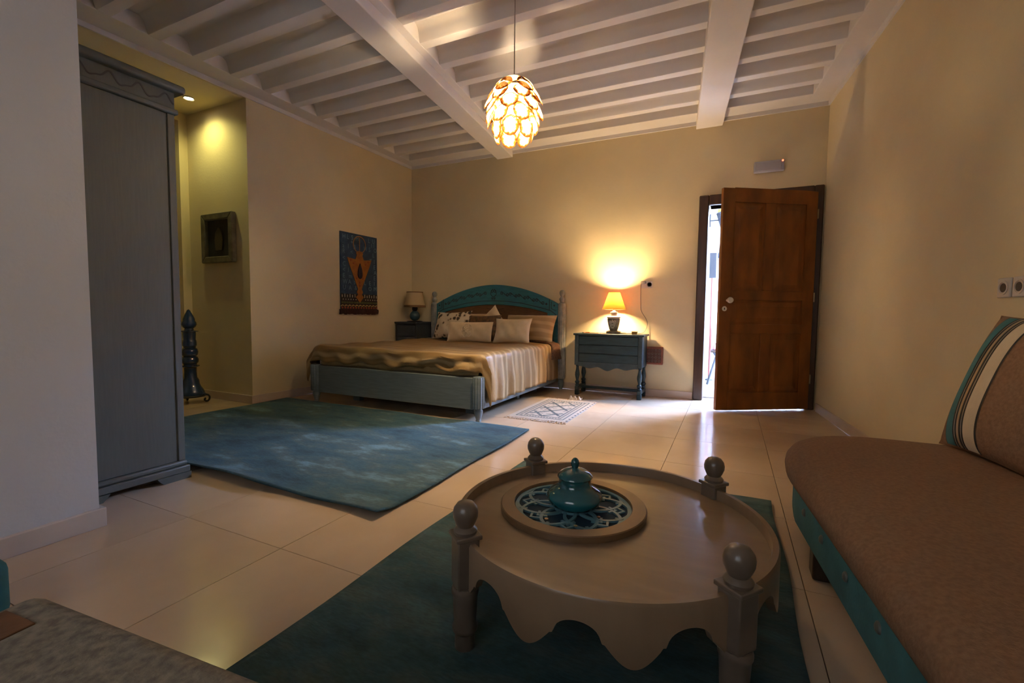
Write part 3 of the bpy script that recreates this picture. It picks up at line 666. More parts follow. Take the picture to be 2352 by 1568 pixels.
# knitted throw at the head end, falling over the right edge
def throw(a, b):
    u = -0.15 + (SHW + .22 + .15) * a; y = 5.225 - .235 * b - .05 * max(0, a - .75) * sin(b * pi)
    p = drape(u, max(y, SL1 + .05), off=.0)
    lift = .035 * (1 - (2 * b - 1) ** 2) ** .5 + .012
    if u > SHW: p.x += lift * .9; p.y += (b - .5) * -.10 * (u - SHW) / .2; p.z += .01
    else: p.z += lift
    return p
tag(obj('knitted_throw', MB().grid(60, 20, throw), 'knit', smooth=True, solid=.012), 'brown knitted throw hanging over the bed edge beside the headboard post', 'throw')
ut = MB().grid(40, 14, lambda a, b: (lambda p: Vector((p.x - .012, p.y, p.z - .012)))(drape(-.9 + (SHW + .17 + .9) * a, 5.235 - .19 * b)))
tag(obj('under_sheet', ut, 'cream_cloth', smooth=True, solid=.004), 'cream sheet corner peeking out under the knitted throw', 'sheet')
vl = MB().grid(30, 10, lambda a, b: Vector((BX1 + .022 + .008 * sin(40 * a) * (1 - b), 5.24 - .30 * a, .14 + .38 * b)))
tag(obj('valance', vl, 'bedspread', smooth=True, solid=.004), 'short gold striped valance below the throw at the head of the bed', 'bedding')

# pillows
def pillow_mb(w, h, t, pinch=.07, seed=1, n=26, wob=1.0):
    mb = MB(); rnd = random.Random(seed); ph = [rnd.uniform(0, 6) for _ in range(6)]
    def P_(a, b, side):
        u, v = 2 * a - 1, 2 * b - 1
        th = max(0, (1 - abs(u) ** 2.6)) ** .6 * max(0, (1 - abs(v) ** 2.6)) ** .6
        x = u * w / 2 * (1 - pinch * (1 - v * v) * abs(u) ** 2); z = v * h / 2 * (1 - pinch * (1 - u * u) * abs(v) ** 2)
        y = side * t / 2 * th + wob * (.006 * th * sin(5 * u + ph[0]) * sin(4 * v + ph[1]) + .004 * th * sin(11 * u + ph[2] + 5 * v))
        return Vector((x, y, z + h / 2))
    mb.grid(n, n, lambda a, b: P_(a, b, -1)); mb.grid(n, n, lambda a, b: P_(a, b, 1)); return mb
def place_basis(o, origin, ex, ez):
    ex = Vector(ex).normalized(); ez = Vector(ez); ez = (ez - ex * ez.dot(ex)).normalized(); ey = ez.cross(ex)
    M = Matrix((ex, ey, ez)).transposed().to_4x4(); M.translation = Vector(origin); o.matrix_world = M
def pillow(name, label, w, h, t, material, base, tilt, yaw=0, roll=0, pinch=.07, seed=1):
    o = obj(name, pillow_mb(w, h, t, pinch, seed), material, smooth=True, local=True)
    ex = Vector((cos(yaw) * cos(roll), sin(yaw), sin(roll))); back = Vector((-sin(yaw), cos(yaw), 0))
    place_basis(o, base, ex, Vector((0, 0, 1)) * cos(tilt) + back * sin(tilt))
    return tag(o, label, 'pillow', 'pillows on the bed')
Zb = .585
pillow('bed_pillow', 'large gold striped pillow leaning on the right of the headboard', .66, .36, .17, 'gold_stripe', (-2.20, 5.02, Zb), radians(28), seed=2, pinch=.05)
pillow('bed_pillow', 'large gold striped pillow behind the floral cushion', .66, .36, .17, 'gold_stripe', (-3.06, 5.10, Zb), radians(24), seed=3, pinch=.05)
pillow('cushion', 'pale cushion standing on its corner in the middle of the headboard', .34, .34, .10, 'cream_cloth_b', (-2.605, 5.045, .675), radians(14), roll=radians(42), seed=4)
pillow('cushion', 'dark brown patterned cushion behind the long cream bolster cushion', .46, .33, .11, 'dark_paisley', (-2.73, 4.86, Zb), radians(20), roll=radians(1.5), seed=5)
pillow('cushion', 'floral brown and cream cushion on the left side of the bed', .58, .37, .14, 'floral', (-3.21, 4.88, Zb + .005), radians(20), yaw=radians(-8), roll=radians(2), seed=6, pinch=.10)
bol = pillow('cushion', 'long cream cushion with a raised flower in front of the others', .62, .235, .12, 'cream_cloth_b', (-2.755, 4.60, Zb), radians(14), yaw=radians(-3), roll=radians(1), seed=7, pinch=.03)
fl = MB()
for k in range(7):
    an = 2 * pi * k / 7; c_ = (.05 * cos(an), .12 + .05 * sin(an))
    fl.tube([(c_[0] + .032 * cos(t_ * .5), -.064 + .010 * (abs(c_[0]) / .06), c_[1] + .032 * sin(t_ * .5)) for t_ in range(13)], .005, 5, True)
fl.lathe([(.024, 0), (.02, .008), (0, .01)], 0, 0, 12).v[-36:]
fl2 = MB().lathe([(.024, 0), (.02, .008), (0, .01)], 0, 0, 14).xf(Matrix.Translation((0, -.055, .12)) @ Matrix.Rotation(radians(90), 4, 'X'))
fl.v = fl.v[:-36]; fl.f = [f for f in fl.f if max(f) < len(fl.v)]
fl.add(fl2.v, fl2.f)
obj('embroidered_flower', fl, 'flower', bol, smooth=True, local=True)
pillow('cushion', 'plain cream cushion right of the long cushion', .45, .30, .13, 'cream_cloth', (-2.235, 4.66, Zb), radians(22), yaw=radians(4), roll=radians(1), seed=8, pinch=.09)

# ------------------------------------------------------------------ nightstands
turn = [(.020, .10), (.024, .106), (.024, .118), (.016, .126), (.026, .142), (.026, .152), (.014, .166), (.018, .185), (.027, .225), (.026, .25), (.016, .30), (.014, .325), (.020, .332), (.020, .345)]
ns = thing('nightstand', 'dark blue nightstand with turned legs under the lit lamp', 'nightstand', (-1.21, 5.15, 0), 'nightstands beside the bed')
X0, X1, Y0, Y1 = -1.60, -.818, 4.985, 5.325
obj('top', MB().box(X0, X1, Y0 - .012, Y1, .683, .705), 'night_edge', ns, bevel=.005)
body = obj('body', MB().box(X0 + .02, X1 - .02, Y0 + .02, Y1 - .01, .345, .682), 'night_blue', ns, bevel=.003)
for z0, z1 in ((.585, .675), (.485, .575), (.385, .475)):
    o = obj('drawer', MB().box(X0 + .062, X1 - .062, Y0 + .008, Y0 + .0199, z0, z1), 'night_blue', ns, bevel=.004)
for x in (X0 + .038, X1 - .038): obj('corner_post', MB().box(x - .022, x + .022, Y0 + .002, Y0 + .019, .345, .682), 'night_edge', ns, bevel=.003)
ap = [(X0 + .06, .384), (X0 + .06, .335)] + [(X0 + .06 + (X1 - X0 - .12) * t, .335 - .022 * sin(pi * t) + .018 * cos(2 * pi * t * 3) * sin(pi * t)) for t in [i / 30 for i in range(1, 30)]] + [(X1 - .06, .335), (X1 - .06, .384)]
obj('apron', MB().prism_y(ap, Y0 + .006, Y0 + .0195), 'night_edge', ns)
for x in (X0 + .042, X1 - .042):
    for y in (Y0 + .04, Y1 - .05): 
        obj('leg', MB().lathe(turn, x, y, 20), 'night_blue', ns, smooth=True)
        obj('foot', MB().box(x - .024, x + .024, y - .024, y + .024, 0, .058), 'night_blue', ns, bevel=.006)
    obj('side_stretcher', MB().box(x - .022, x + .022, Y0 + .016, Y1 - .026, .058, .0995), 'night_blue', ns, bevel=.006)
obj('cross_stretcher', MB().box(X0 + .065, X1 - .065, (Y0 + Y1) / 2 - .016, (Y0 + Y1) / 2 + .016, .064, .092), 'night_blue', ns, bevel=.004)

n2 = thing('nightstand', 'dark nightstand in the corner left of the bed under the unlit lamp', 'nightstand', (-3.945, 5.12, 0), 'nightstands beside the bed')
X0, X1, Y0, Y1 = -4.115, -3.775, 4.945, 5.325
obj('top', MB().box(X0 - .012, X1 + .015, Y0 - .015, Y1, .765, .79), 'night_dark', n2, bevel=.006)
obj('body', MB().box(X0, X1, Y0 + .012, Y1 - .01, .25, .764), 'night_dark', n2, bevel=.003)
for z0, z1 in ((.60, .74), (.43, .58), (.27, .41)):
    dr_ = obj('drawer', MB().box(X0 + .03, X1 - .03, Y0, Y0 + .0119, z0, z1), 'night_dark', n2, bevel=.004)
    obj('knob', MB().ball(((X0 + X1) / 2, Y0 - .010, (z0 + z1) / 2), .011, 8), 'iron', dr_, smooth=True)
for x in (X0 + .03, X1 - .03):
    for y in (Y0 + .045, Y1 - .04): obj('leg', MB().lathe([(.016, 0), (.02, .02), (.014, .05), (.024, .12), (.018, .2), (.022, .2499)], x, y, 16), 'night_dark', n2, smooth=True)

# lamp with urn base, lit
LX, LY, LZ = -1.185, 5.155, .705
lp = thing('table_lamp', 'lit table lamp with brown conical shade and carved grey urn base', 'lamp', (LX, LY, LZ), 'bedside lamps')
obj('foot', MB().lathe([(.078, LZ), (.082, LZ + .008), (.080, LZ + .024), (.066, LZ + .030), (.05, LZ + .036)], LX, LY, 32), 'urn', lp, smooth=True)
urn = obj('urn', MB().lathe([(.040, LZ + .0361), (.048, LZ + .05), (.062, LZ + .10), (.070, LZ + .145), (.072, LZ + .165), (.066, LZ + .170)], LX, LY, 32), 'urn', lp, smooth=True)
obj('shoulder', MB().lathe([(.066, LZ + .1701), (.076, LZ + .174), (.076, LZ + .190), (.055, LZ + .196), (.034, LZ + .204), (.034, LZ + .228), (.042, LZ + .232), (.042, LZ + .242), (.02, LZ + .246), (.012, LZ + .262)], LX, LY, 32), 'urn_pale', lp, smooth=True)
rel = MB()
def on_urn(a, z, h):
    r = .050 + .022 * min(1, max(0, (z - LZ - .05) / .10)) + h; an = -pi / 2 + a; return (LX + r * cos(an), LY + r * sin(an), z)
for a, z, rr in ((0, .135, .012), (.28, .125, .010), (-.28, .125, .010), (.45, .14, .008), (-.45, .14, .008), (0, .10, .010), (.22, .095, .008), (-.22, .095, .008), (0, .07, .008), (.15, .065, .006), (-.15, .065, .006), (0, .152, .007)):
    p = on_urn(a, LZ + z, .0); rel.ball(p, rr, 6)
for sgn in (-1, 1):
    rel.tube([on_urn(sgn * t_[0], LZ + t_[1], .003) for t_ in smooth_path([(.05, .06), (.3, .08), (.42, .105), (.25, .115), (.15, .10)], 4)], .0045, 5)
    rel.tube([on_urn(sgn * t_[0], LZ + t_[1], .003) for t_ in smooth_path([(.05, .12), (.3, .145), (.5, .13), (.55, .11)], 4)], .004, 5)
obj('leaf_relief', rel, 'urn_relief', urn, smooth=True)
sm = obj('lamp_shade', MB().lathe([(.130, .978), (.062, 1.165)], LX, LY, 48), 'shade_orange', lp, smooth=True).data
bm = bmesh.new(); bm.from_mesh(sm); bmesh.ops.delete(bm, geom=[f for f in bm.faces if len(f.verts) > 4], context='FACES'); bm.to_mesh(sm); bm.free()
obj('shade_ring', MB().tube([(LX + .1305 * cos(2 * pi * k / 40), LY + .1305 * sin(2 * pi * k / 40), .978) for k in range(40)], .0025, 6, True), 'shade_trim', lp)
obj('shade_spider', MB().tube([(LX - .063, LY, 1.163), (LX + .063, LY, 1.163)], .002, 5).tube([(LX, LY - .034, 1.05), (LX, LY - .034, 1.163)], .002, 6), 'brass', lp)
obj('lamp_holder', MB().lathe([(.012, .955), (.012, 1.03)], LX, LY, 12), 'brass', lp, smooth=True)
obj('bulb', MB().lathe([(.010, 1.03), (.013, 1.06), (.027, 1.095), (.030, 1.115), (.022, 1.137), (0, 1.145)], LX, LY, 16), 'bulb_lamp', lp, smooth=True)
# unlit lamp
LX, LY, LZ = -3.925, 5.12, .79
l2 = thing('table_lamp', 'unlit table lamp with cream shade and stacked dark balls', 'lamp', (LX, LY, LZ), 'bedside lamps')
obj('base_plate', MB().lathe([(.105, LZ), (.108, LZ + .006), (.10, LZ + .012), (.03, LZ + .014)], LX, LY, 32), 'lamp_base_black', l2, smooth=True)
obj('lower_ball', MB().ball((LX, LY, LZ + .082), .070, 14), 'lamp_base_blue', l2, smooth=True)
obj('upper_ball', MB().ball((LX, LY, LZ + .182), .040, 12), 'lamp_base_black', l2, smooth=True)
obj('stem', MB().lathe([(.008, LZ + .215), (.008, 1.19)], LX, LY, 8), 'brass', l2)
sh2 = obj('lamp_shade', MB().lathe([(.143, 1.005), (.108, 1.195)], LX, LY, 48), 'shade_cream', l2, smooth=True)
bm = bmesh.new(); bm.from_mesh(sh2.data); bmesh.ops.delete(bm, geom=[f for f in bm.faces if len(f.verts) > 4], context='FACES'); bm.to_mesh(sh2.data); bm.free()
obj('lower_trim', MB().lathe([(.1415, 1.018), (.146, 1.016), (.149, .990), (.1445, .989), (.1415, 1.018)], LX, LY, 48), 'shade_trim', l2)
obj('upper_trim', MB().lathe([(.106, 1.20), (.1105, 1.20), (.1125, 1.188), (.108, 1.188), (.106, 1.20)], LX, LY, 48), 'shade_trim', l2)

# little things on the nightstand
zt = .705
pb = thing('pencil_bundle', 'orange and dark pencils lying on the left of the blue nightstand', 'pencils', (-1.43, 5.05, zt))
obj('pencil', MB().tube([(-1.50, 5.05, zt + .005), (-1.33, 5.055, zt + .005)], .005, 6), 'orange_pen', pb); obj('pencil', MB().tube([(-1.52, 5.062, zt + .005), (-1.38, 5.07, zt + .005)], .005, 6), 'black_metal', pb)
obj('eraser', MB().box(-1.475, -1.425, 5.03, 5.042, zt, zt + .016), 'orange_pen', pb, bevel=.004)
tag(obj('bracelet', MB().tube([(-1.05 + .035 * cos(a), 5.06 + .028 * sin(a), zt + .006 + .010 * sin(a / 2)) for a in [i * 5.2 / 20 for i in range(21)]], .004, 6), 'brass', smooth=True), 'thin curved bracelet on the nightstand right of the lamp', 'bracelet')
ab = thing('trinket_box', 'little amber coloured box on the right end of the nightstand', 'box', (-.93, 5.06, zt))
obj('box_body', MB().box(-.96, -.905, 5.035, 5.085, zt, zt + .024), 'amber', ab, bevel=.003); obj('box_lid', MB().box(-.962, -.903, 5.033, 5.087, zt + .0241, zt + .034), 'amber', ab, bevel=.003)
# socket with plug and lamp cord on back wall
sk = thing('wall_socket', 'double socket plate with plug on the back wall right of the lit lamp', 'socket', (-.865, YB, 1.26))
obj('plate', MB().box(-.925, -.805, YB - .010, YB, 1.222, 1.302), 'plastic', sk, bevel=.004)
obj('outlet', MB().lathe([(.026, 0), (.026, .003), (.02, .003), (.018, .0)], 0, 0, 20).xf(Matrix.Translation((-.835, YB - .010, 1.262)) @ Matrix.Rotation(radians(90), 4, 'X')), 'dark_hole', sk)
obj('plug', MB().box(-.925, -.87, YB - .045, YB - .0101, 1.272, 1.298), 'cable', sk, bevel=.006)
tag(obj('lamp_cord', MB().tube(smooth_path([(-.92, YB - .03, 1.285), (-.928, YB - .02, 1.22), (-.925, YB - .012, 1.05), (-.915, YB - .010, .96), (-.865, YB - .010, .88), (-.845, YB - .012, .82), (-.86, YB - .025, .75), (-.90, YB - .045, .712), (-1.0, 5.24, .709), (-1.105, 5.17, .709)], 6), .0035, 6), 'cable', smooth=True), 'thin lamp cord hanging from the socket to the nightstand', 'cord')
# carved lattice panel on wall
lt = thing('lattice_panel', 'small reddish carved wooden lattice panel on the wall beside the nightstand', 'panel', (-.79, YB, .36))
px0, px1, pz0, pz1 = -.93, -.665, .362, .562
obj('panel_frame', MB().box(px0, px1, YB - .03, YB - .001, pz0, pz0 + .022).box(px0, px1, YB - .03, YB - .001, pz1 - .022, pz1).box(px0, px0 + .022, YB - .03, YB - .001, pz0 + .022, pz1 - .022).box(px1 - .022, px1, YB - .03, YB - .001, pz0 + .022, pz1 - .022), 'rosewood', lt, bevel=.003)
la = MB(); frl = lambda a, b, h: (a, YB - .014 - h, b)
for i in range(6):
    for j in range(4):
        cx_, cz_ = px0 + .04 + i * .037, pz0 + .04 + j * .040
        la.ribbon(circ(cx_, cz_, .019, 10), .006, frl, .01); 
        for a_ in (pi / 4, 3 * pi / 4): la.ribbon([(cx_ - .026 * cos(a_), cz_ - .026 * sin(a_)), (cx_ + .026 * cos(a_), cz_ + .026 * sin(a_))], .004, frl, .008)
obj('lattice', la, 'rosewood', lt)
obj('backing', MB().box(px0 + .02, px1 - .02, YB - .006, YB - .001, pz0 + .02, pz1 - .02), 'urn_pale', lt)

# emergency light over the door
em = thing('emergency_light', 'grey emergency light box on the wall above the door', 'light', (.295, YB, 2.36))
obj('housing', MB().box(.16, .43, YB - .045, YB - .001, 2.362, 2.474), 'plastic_grey', em, bevel=.012, seg=3)
obj('diffuser', MB().box(.175, .40, YB - .052, YB - .0451, 2.375, 2.462), 'plastic_grey', em, bevel=.004)
obj('indicator', MB().box(.406, .42, YB - .048, YB - .0451, 2.45, 2.466), 'led_red', em)

# sockets on right wall
ra = atan2(-.096, 1)                                   # wall direction
for i, (y, lab) in enumerate(((2.64, 'round earthed socket on the right wall above the cushion, left of the pair'), (2.545, 'round earthed socket on the right wall at the picture edge'))):
    t = thing('wall_socket', lab, 'socket', (RWx(y) - .0005, y, 1.05), 'sockets on the right wall', rotz=-ra if False else atan2(.096, 1))
    # local: wall normal points -x
    pm = MB().box(-.012, 0, -.042, .042, -.042, .042)
    obj('plate', pm, 'plastic', t, local=True, bevel=.008, seg=3)
    rim = MB().lathe([(.030, .0), (.030, .003), (.024, .003), (.021, -.006), (0, -.006)], 0, 0, 24).xf(Matrix.Translation((-.0121, 0, 0)) @ Matrix.Rotation(radians(-90), 4, 'Y'))
    obj('socket_well', rim, 'plastic', t, local=True, smooth=True)
    obj('socket_hole', MB().lathe([(.019, 0), (.019, .001)], 0, 0, 20).xf(Matrix.Translation((-.0125, 0, 0)) @ Matrix.Rotation(radians(-90), 4, 'Y')), 'dark_hole', t, local=True)

# ------------------------------------------------------------------ tapestry
TY0, TY1, TZ0, TZ1 = 4.045, 4.645, .93, 1.87
tp = thing('tapestry', 'blue wall hanging with orange triangular brooch motif and tasselled hem', 'tapestry', (LWx(4.34), 4.34, TZ0))
def ft(a, b, h): return (LWx(a) + .014 + h, a, b)      # (along wall, height, out of wall)
back_ = MB().plate([(TY0, TZ0), (TY1, TZ0), (TY1, TZ1), (TY0, TZ1)], lambda a, b, h: (LWx(a) + .003 + h, a, b), .011); obj('cloth', back_, 'tap_blue', tp)
TC = 4.345
obj('brooch', MB().plate([(TC - .20, 1.575), (TC - .07, 1.56), (TC - .045, 1.62), (TC - .06, 1.64), (TC - .03, 1.665), (TC + .03, 1.665), (TC + .06, 1.64), (TC + .045, 1.615), (TC + .07, 1.56), (TC + .20, 1.575), (TC + .17, 1.50), (TC + .03, 1.20), (TC + .05, 1.16), (TC + .03, 1.13), (TC + .065, 1.10), (TC, 1.03), (TC - .065, 1.10), (TC - .03, 1.13), (TC - .05, 1.16), (TC - .03, 1.20), (TC - .17, 1.50)][::1], ft, .004), 'tap_orange', tp)
obj('ring', MB().ribbon(circ(TC, 1.745, .10, 28, -pi * .36, pi * 1.36)[0:29], .011, ft, .004).ribbon([(TC, 1.66), (TC, 1.83)], .009, ft, .004), 'tap_copper', tp)
drop = [(TC + .050 * sin(t) * sin(t / 2) ** 1.2, 1.42 + .095 * cos(t)) for t in [2 * pi * i / 24 for i in range(24)]]
obj('teardrop_stone', MB().plate(drop, lambda a, b, h: ft(a, b, .0041 + h), .010), 'tap_purple', tp)
dm = MB()
for a, b in ((-.14, 1.545), (.14, 1.545), (-.10, 1.51), (.10, 1.51), (0, 1.28), (0, 1.24), (-.05, 1.33), (.05, 1.33)): dm.plate(circ(TC + a, b, .012, 10)[:-1], lambda p, q, h: ft(p, q, .0041 + h), .003)
obj('brooch_bead', dm, 'tap_red', tp)
obj('dark_band', MB().plate([(TY0, .945), (TY1, .945), (TY1, 1.135), (TY0, 1.135)], ft, .001), 'tap_dark', tp)
def row(nm, material, z, n, fn):
    mb = MB()
    for i in range(n):
        y = TY0 + .02 + (TY1 - TY0 - .04) * i / (n - 1)
        if abs(y - TC) < .055 and z > 1.04: continue
        fn(mb, y, z, i)
    obj(nm, mb, material, tp)
fts = lambda a, b, h: ft(a, b, .0011 + h)
row('woven_row', 'tap_white', 1.105, 15, lambda m_, y, z, i: m_.ribbon([(y, z - .012), (y, z + .018 * (1 + .6 * (i % 2)))], .009, fts, .003))
row('woven_row', 'tap_white', 1.068, 15, lambda m_, y, z, i: m_.plate(circ(y + .015, z, .007, 8)[:-1], fts, .003))
row('woven_row', 'tap_green', 1.03, 22, lambda m_, y, z, i: m_.plate([(y - .011, z), (y, z - .014), (y + .011, z), (y, z + .014)], fts, .003))
row('woven_row', 'tap_yellow', .992, 11, lambda m_, y, z, i: m_.ribbon([(y - .022, z - .008), (y, z + .008), (y + .024, z)], .010, fts, .003))
row('woven_row', 'tap_red', .968, 14, lambda m_, y, z, i: m_.plate(circ(y, z, .013, 8)[:-1], fts, .003))
fg = MB()
for i in range(44):
    y = TY0 - .008 + (TY1 - TY0 + .016) * i / 43; r = .010 + .004 * random.random()
    fg.tube([(LWx(y) + .012, y, .948), (LWx(y) + .018, y, .925), (LWx(y) + .014, y + .004 * random.uniform(-1, 1), .895 - .012 * random.random())], r, 6)
obj('tassel_fringe', fg, 'tap_fringe', tp, smooth=True)
# woven characters
def text_mesh(txt, size):
    cu = bpy.data.curves.new('t', 'FONT'); cu.body = txt; cu.size = size; cu.extrude = .0012; cu.resolution_u = 2
    o = bpy.data.objects.new('t', cu); COL.objects.link(o); bpy.context.view_layer.update()
    me = bpy.data.meshes.new_from_object(o.evaluated_get(bpy.context.evaluated_depsgraph_get())); bpy.data.objects.remove(o); bpy.data.curves.remove(cu)
    return me
lines = [('HLSH  LU', 1.79), ('.  +  .    II', 1.735), ('a l B   H S O', 1.68), ('R < E   L', 1.615), ('<          T I', 1.535), ('C          E', 1.465), ('< I          A', 1.395), ('E m        E', 1.325), ('W A b   L E I', 1.255), ('U A & S  O M', 1.185)]
for txt, z in lines:
    adv = (TY1 - TY0 - .05) / len(txt)
    for ci, c_ in enumerate(txt):
        if c_ == ' ': continue
        me = text_mesh(c_, .078)
        vs = [ft(TY0 + .03 + ci * adv + v.co.x * .9, z + v.co.y, .0008 + (v.co.z + .0012)) for v in me.vertices]
        obj('woven_letter', MB().add(vs, [tuple(p.vertices) for p in me.polygons]), 'tap_letter', tp); bpy.data.meshes.remove(me)

# framed shadow box in alcove (on wall y = YA)
fb = thing('shadow_box_frame', 'old wooden shadow box frame on the alcove side wall', 'picture frame', (-4.66, YA, 1.39))
FX0, FX1, FZ0, FZ1 = -4.915, -4.42, 1.395, 1.885; w_ = .062
for pts in ([(FX0, FZ0), (FX1, FZ0), (FX1 - w_, FZ0 + w_), (FX0 + w_, FZ0 + w_)], [(FX1, FZ0), (FX1, FZ1), (FX1 - w_, FZ1 - w_), (FX1 - w_, FZ0 + w_)], [(FX1, FZ1), (FX0, FZ1), (FX0 + w_, FZ1 - w_), (FX1 - w_, FZ1 - w_)], [(FX0, FZ1), (FX0, FZ0), (FX0 + w_, FZ0 + w_), (FX0 + w_, FZ1 - w_)]):
    obj('frame_member', MB().prism_y(pts, YA - .05, YA - .001), 'frame_old', fb, bevel=.008)
obj('back_panel', MB().box(FX0 + w_, FX1 - w_, YA - .012, YA - .001, FZ0 + w_, FZ1 - w_), 'box_dark', fb)
hm = MB(); fh = lambda a, b, h: (a, YA - .0121 - h, b); cx_ = -4.67
hm.plate([(cx_ - .05, 1.52), (cx_ + .05, 1.52), (cx_ + .065, 1.62), (cx_ + .05, 1.70), (cx_, 1.75), (cx_ - .05, 1.70), (cx_ - .065, 1.62)], fh, .012)
obj('mounted_ornament', hm, 'old_gold', fb, bevel=.004)

# glazed candle tower
cx, cy = -4.80, 2.69
ct = thing('ceramic_tower', 'tall dark blue glazed ceramic finial on an iron stand in the alcove', 'ornament', (cx, cy, 0))
pr_ = [(.128, .085), (.130, .10), (.120, .13), (.095, .17), (.082, .205), (.078, .24), (.062, .27), (.058, .33), (.060, .37), (.062, .375), (.088, .388), (.086, .396), (.062, .402), (.060, .41), (.078, .43), (.080, .46), (.070, .485), (.058, .492), (.074, .51), (.078, .54), (.070, .57), (.056, .58), (.060, .60), (.066, .605), (.066, .64), (.062, .66), (.058, .668), (.060, .70), (.062, .735), (.060, .745), (.086, .752), (.084, .758), (.045, .768), (.040, .785), (.060, .80), (.072, .825), (.068, .85), (.058, .862), (.056, .885), (.044, .915), (.028, .945), (.022, .955), (.016, .972), (0, .985)]
sc_ = .925 / .985
obj('tower', MB().lathe([(r * .92, z * sc_) for r, z in pr_], cx, cy, 32), 'candle_blue', ct, smooth=True)
obj('stand_ring', MB().tube([(cx + .122 * cos(2 * pi * k / 32), cy + .122 * sin(2 * pi * k / 32), .072) for k in range(32)], .010, 8, True), 'iron', ct, smooth=True)
for k in range(3):
    an = radians(-75 + 120 * k); rad_ = lambda d, z: (cx + d * cos(an), cy + d * sin(an), z)
    obj('scroll_leg', MB().tube([rad_(d, z) for d, z in smooth_path([(.115, .075), (.145, .072), (.158, .05), (.152, .022), (.135, .010), (.118, .018), (.116, .032), (.126, .038)], 5)], .009, 8), 'iron', ct, smooth=True)
tag(obj('socket_cover', MB().box(XA - .12 + .001 - .0, XA - .12 + .012, 2.60, 2.69, .55, .63).xf(Matrix.Translation((-.7795, 0, 0))), 'plastic', bevel=.004), 'cream socket plate on the alcove back wall behind the ceramic tower', 'socket')

# ------------------------------------------------------------------ wardrobe
wd = thing('wardrobe', 'tall grey green wardrobe seen from its side with carved cornice', 'wardrobe', (-3.25, 1.215, 0))
WX0, WX1, WY0, WY1 = -3.95, -2.672, .965, 1.452
obj('carcass', MB().box(WX0, WX1, WY0, WY1, .10, 1.935), 'wardrobe', wd, bevel=.004)
obj('edge_strip', MB().box(WX1 - .02, WX1 + .006, WY1 - .03, WY1 + .004, .101, 1.934), 'wardrobe', wd, bevel=.003)
obj('plinth', MB().box(WX0 - .02, WX1 + .02, WY0, WY1 + .02, .035, .072), 'wardrobe_edge', wd, bevel=.006)
obj('plinth_moulding', MB().box(WX0 - .01, WX1 + .012, WY0, WY1 + .012, .0721, .0999), 'wardrobe_edge', wd, bevel=.010)
for y0, y1, s_ in ((WY0, 1.11, 1), (1.31, WY1 + .022, -1)):
    p_ = [(y0, 0), (y1, 0), (y1, .0349), (y0, .0349)]
    p_ = [(y0, 0), (y1 - .03, 0), (y1 - .012, .018), (y1, .0349), (y0, .0349)] if s_ > 0 else [(y0, .0349), (y0 + .012, .018), (y0 + .03, 0), (y1, 0), (y1, .0349)]
    for xa, xb in ((WX1 - .10, WX1 + .022), (WX0 - .02, WX0 + .10)):
        n = len(p_); obj('bracket_foot', MB().add([(xa, a, b) for a, b in p_] + [(xb, a, b) for a, b in p_], [tuple(range(n)), tuple(range(2 * n - 1, n - 1, -1))] + [(i, (i + 1) % n, n + (i + 1) % n, n + i) for i in range(n)]), 'wardrobe_edge', wd)
obj('cornice_lower', MB().box(WX0 - .02, WX1 + .022, WY0, WY1 + .018, 1.9351, 1.962), 'wardrobe_edge', wd, bevel=.008, seg=3)
fz = obj('cornice_frieze', MB().box(WX0, WX1 + .008, WY0, WY1 + .004, 1.9621, 2.045), 'wardrobe', wd)
obj('cornice_top', MB().box(WX0 - .04, WX1 + .045, WY0, WY1 + .045, 2.0451, 2.085), 'wardrobe_edge', wd, bevel=.014, seg=4)
frw = lambda a, b, h: (WX1 + .0079 + h, a, b)
wv = []
for i in range(121):
    t = i / 120; y = WY0 + .01 + (WY1 - WY0 - .01) * t; ph = (WY1 - y) / .118
    wv.append((y, 2.003 - .020 * sin(2 * pi * ph + 2.6) - .007 * sin(4 * pi * ph + 1.2)))
obj('carved_wave', MB().ribbon(wv, .007, frw, .002), 'carve_brown', fz)
for x in (WX0 + .03, (WX0 + WX1) / 2 + .005):
    dd = obj('wardrobe_door', MB().box(x, x + (WX1 - WX0) / 2 - .035, WY1 + .0001, WY1 + .02, .13, 1.90), 'wardrobe', wd, bevel=.004)
    obj('door_handle', MB().ball((x + (.05 if x > -3.5 else .54), WY1 + .032, 1.02), .014, 8), 'brass', dd, smooth=True)

# ------------------------------------------------------------------ rugs
def rug(name, x0, x1, y0, y1, t, material, label, wav=.006, nx=60, ny=40, curl=0.0):
    mb = MB()
    def top(a, b):
        x = x0 + (x1 - x0) * a; y = y0 + (y1 - y0) * b
        ex = wav * sin(7 * y + 1) * (1 if a in (0, 1) else 0); ey = wav * (sin(6.3 * x) + .5 * sin(15 * x)) * (1 if b in (0, 1) else 0)
        lift = curl * max(0, 1 - b * 16) ** 1.5 * (.55 + .45 * sin(5.0 * x + 1.2))
        return Vector((x + ex, y + ey, t + lift + .0012 * sin(9 * x) * sin(8 * y)))
    mb.grid(nx, ny, top)
    o = obj(name, mb, material, smooth=True, fixn=True)
    md = o.modifiers.new('solid', 'SOLIDIFY'); md.thickness = t - .0022; md.offset = -1
    return tag(o, label, 'rug')
rug('area_rug', -4.12, -1.378, 1.535, 3.245, .012, 'rug_blue', 'large faded blue rug at the foot of the bed', curl=.028, nx=120, ny=80)
rug('area_rug', -1.11, .215, -.55, 2.52, .010, 'rug_teal', 'dark teal rug under the round coffee table')
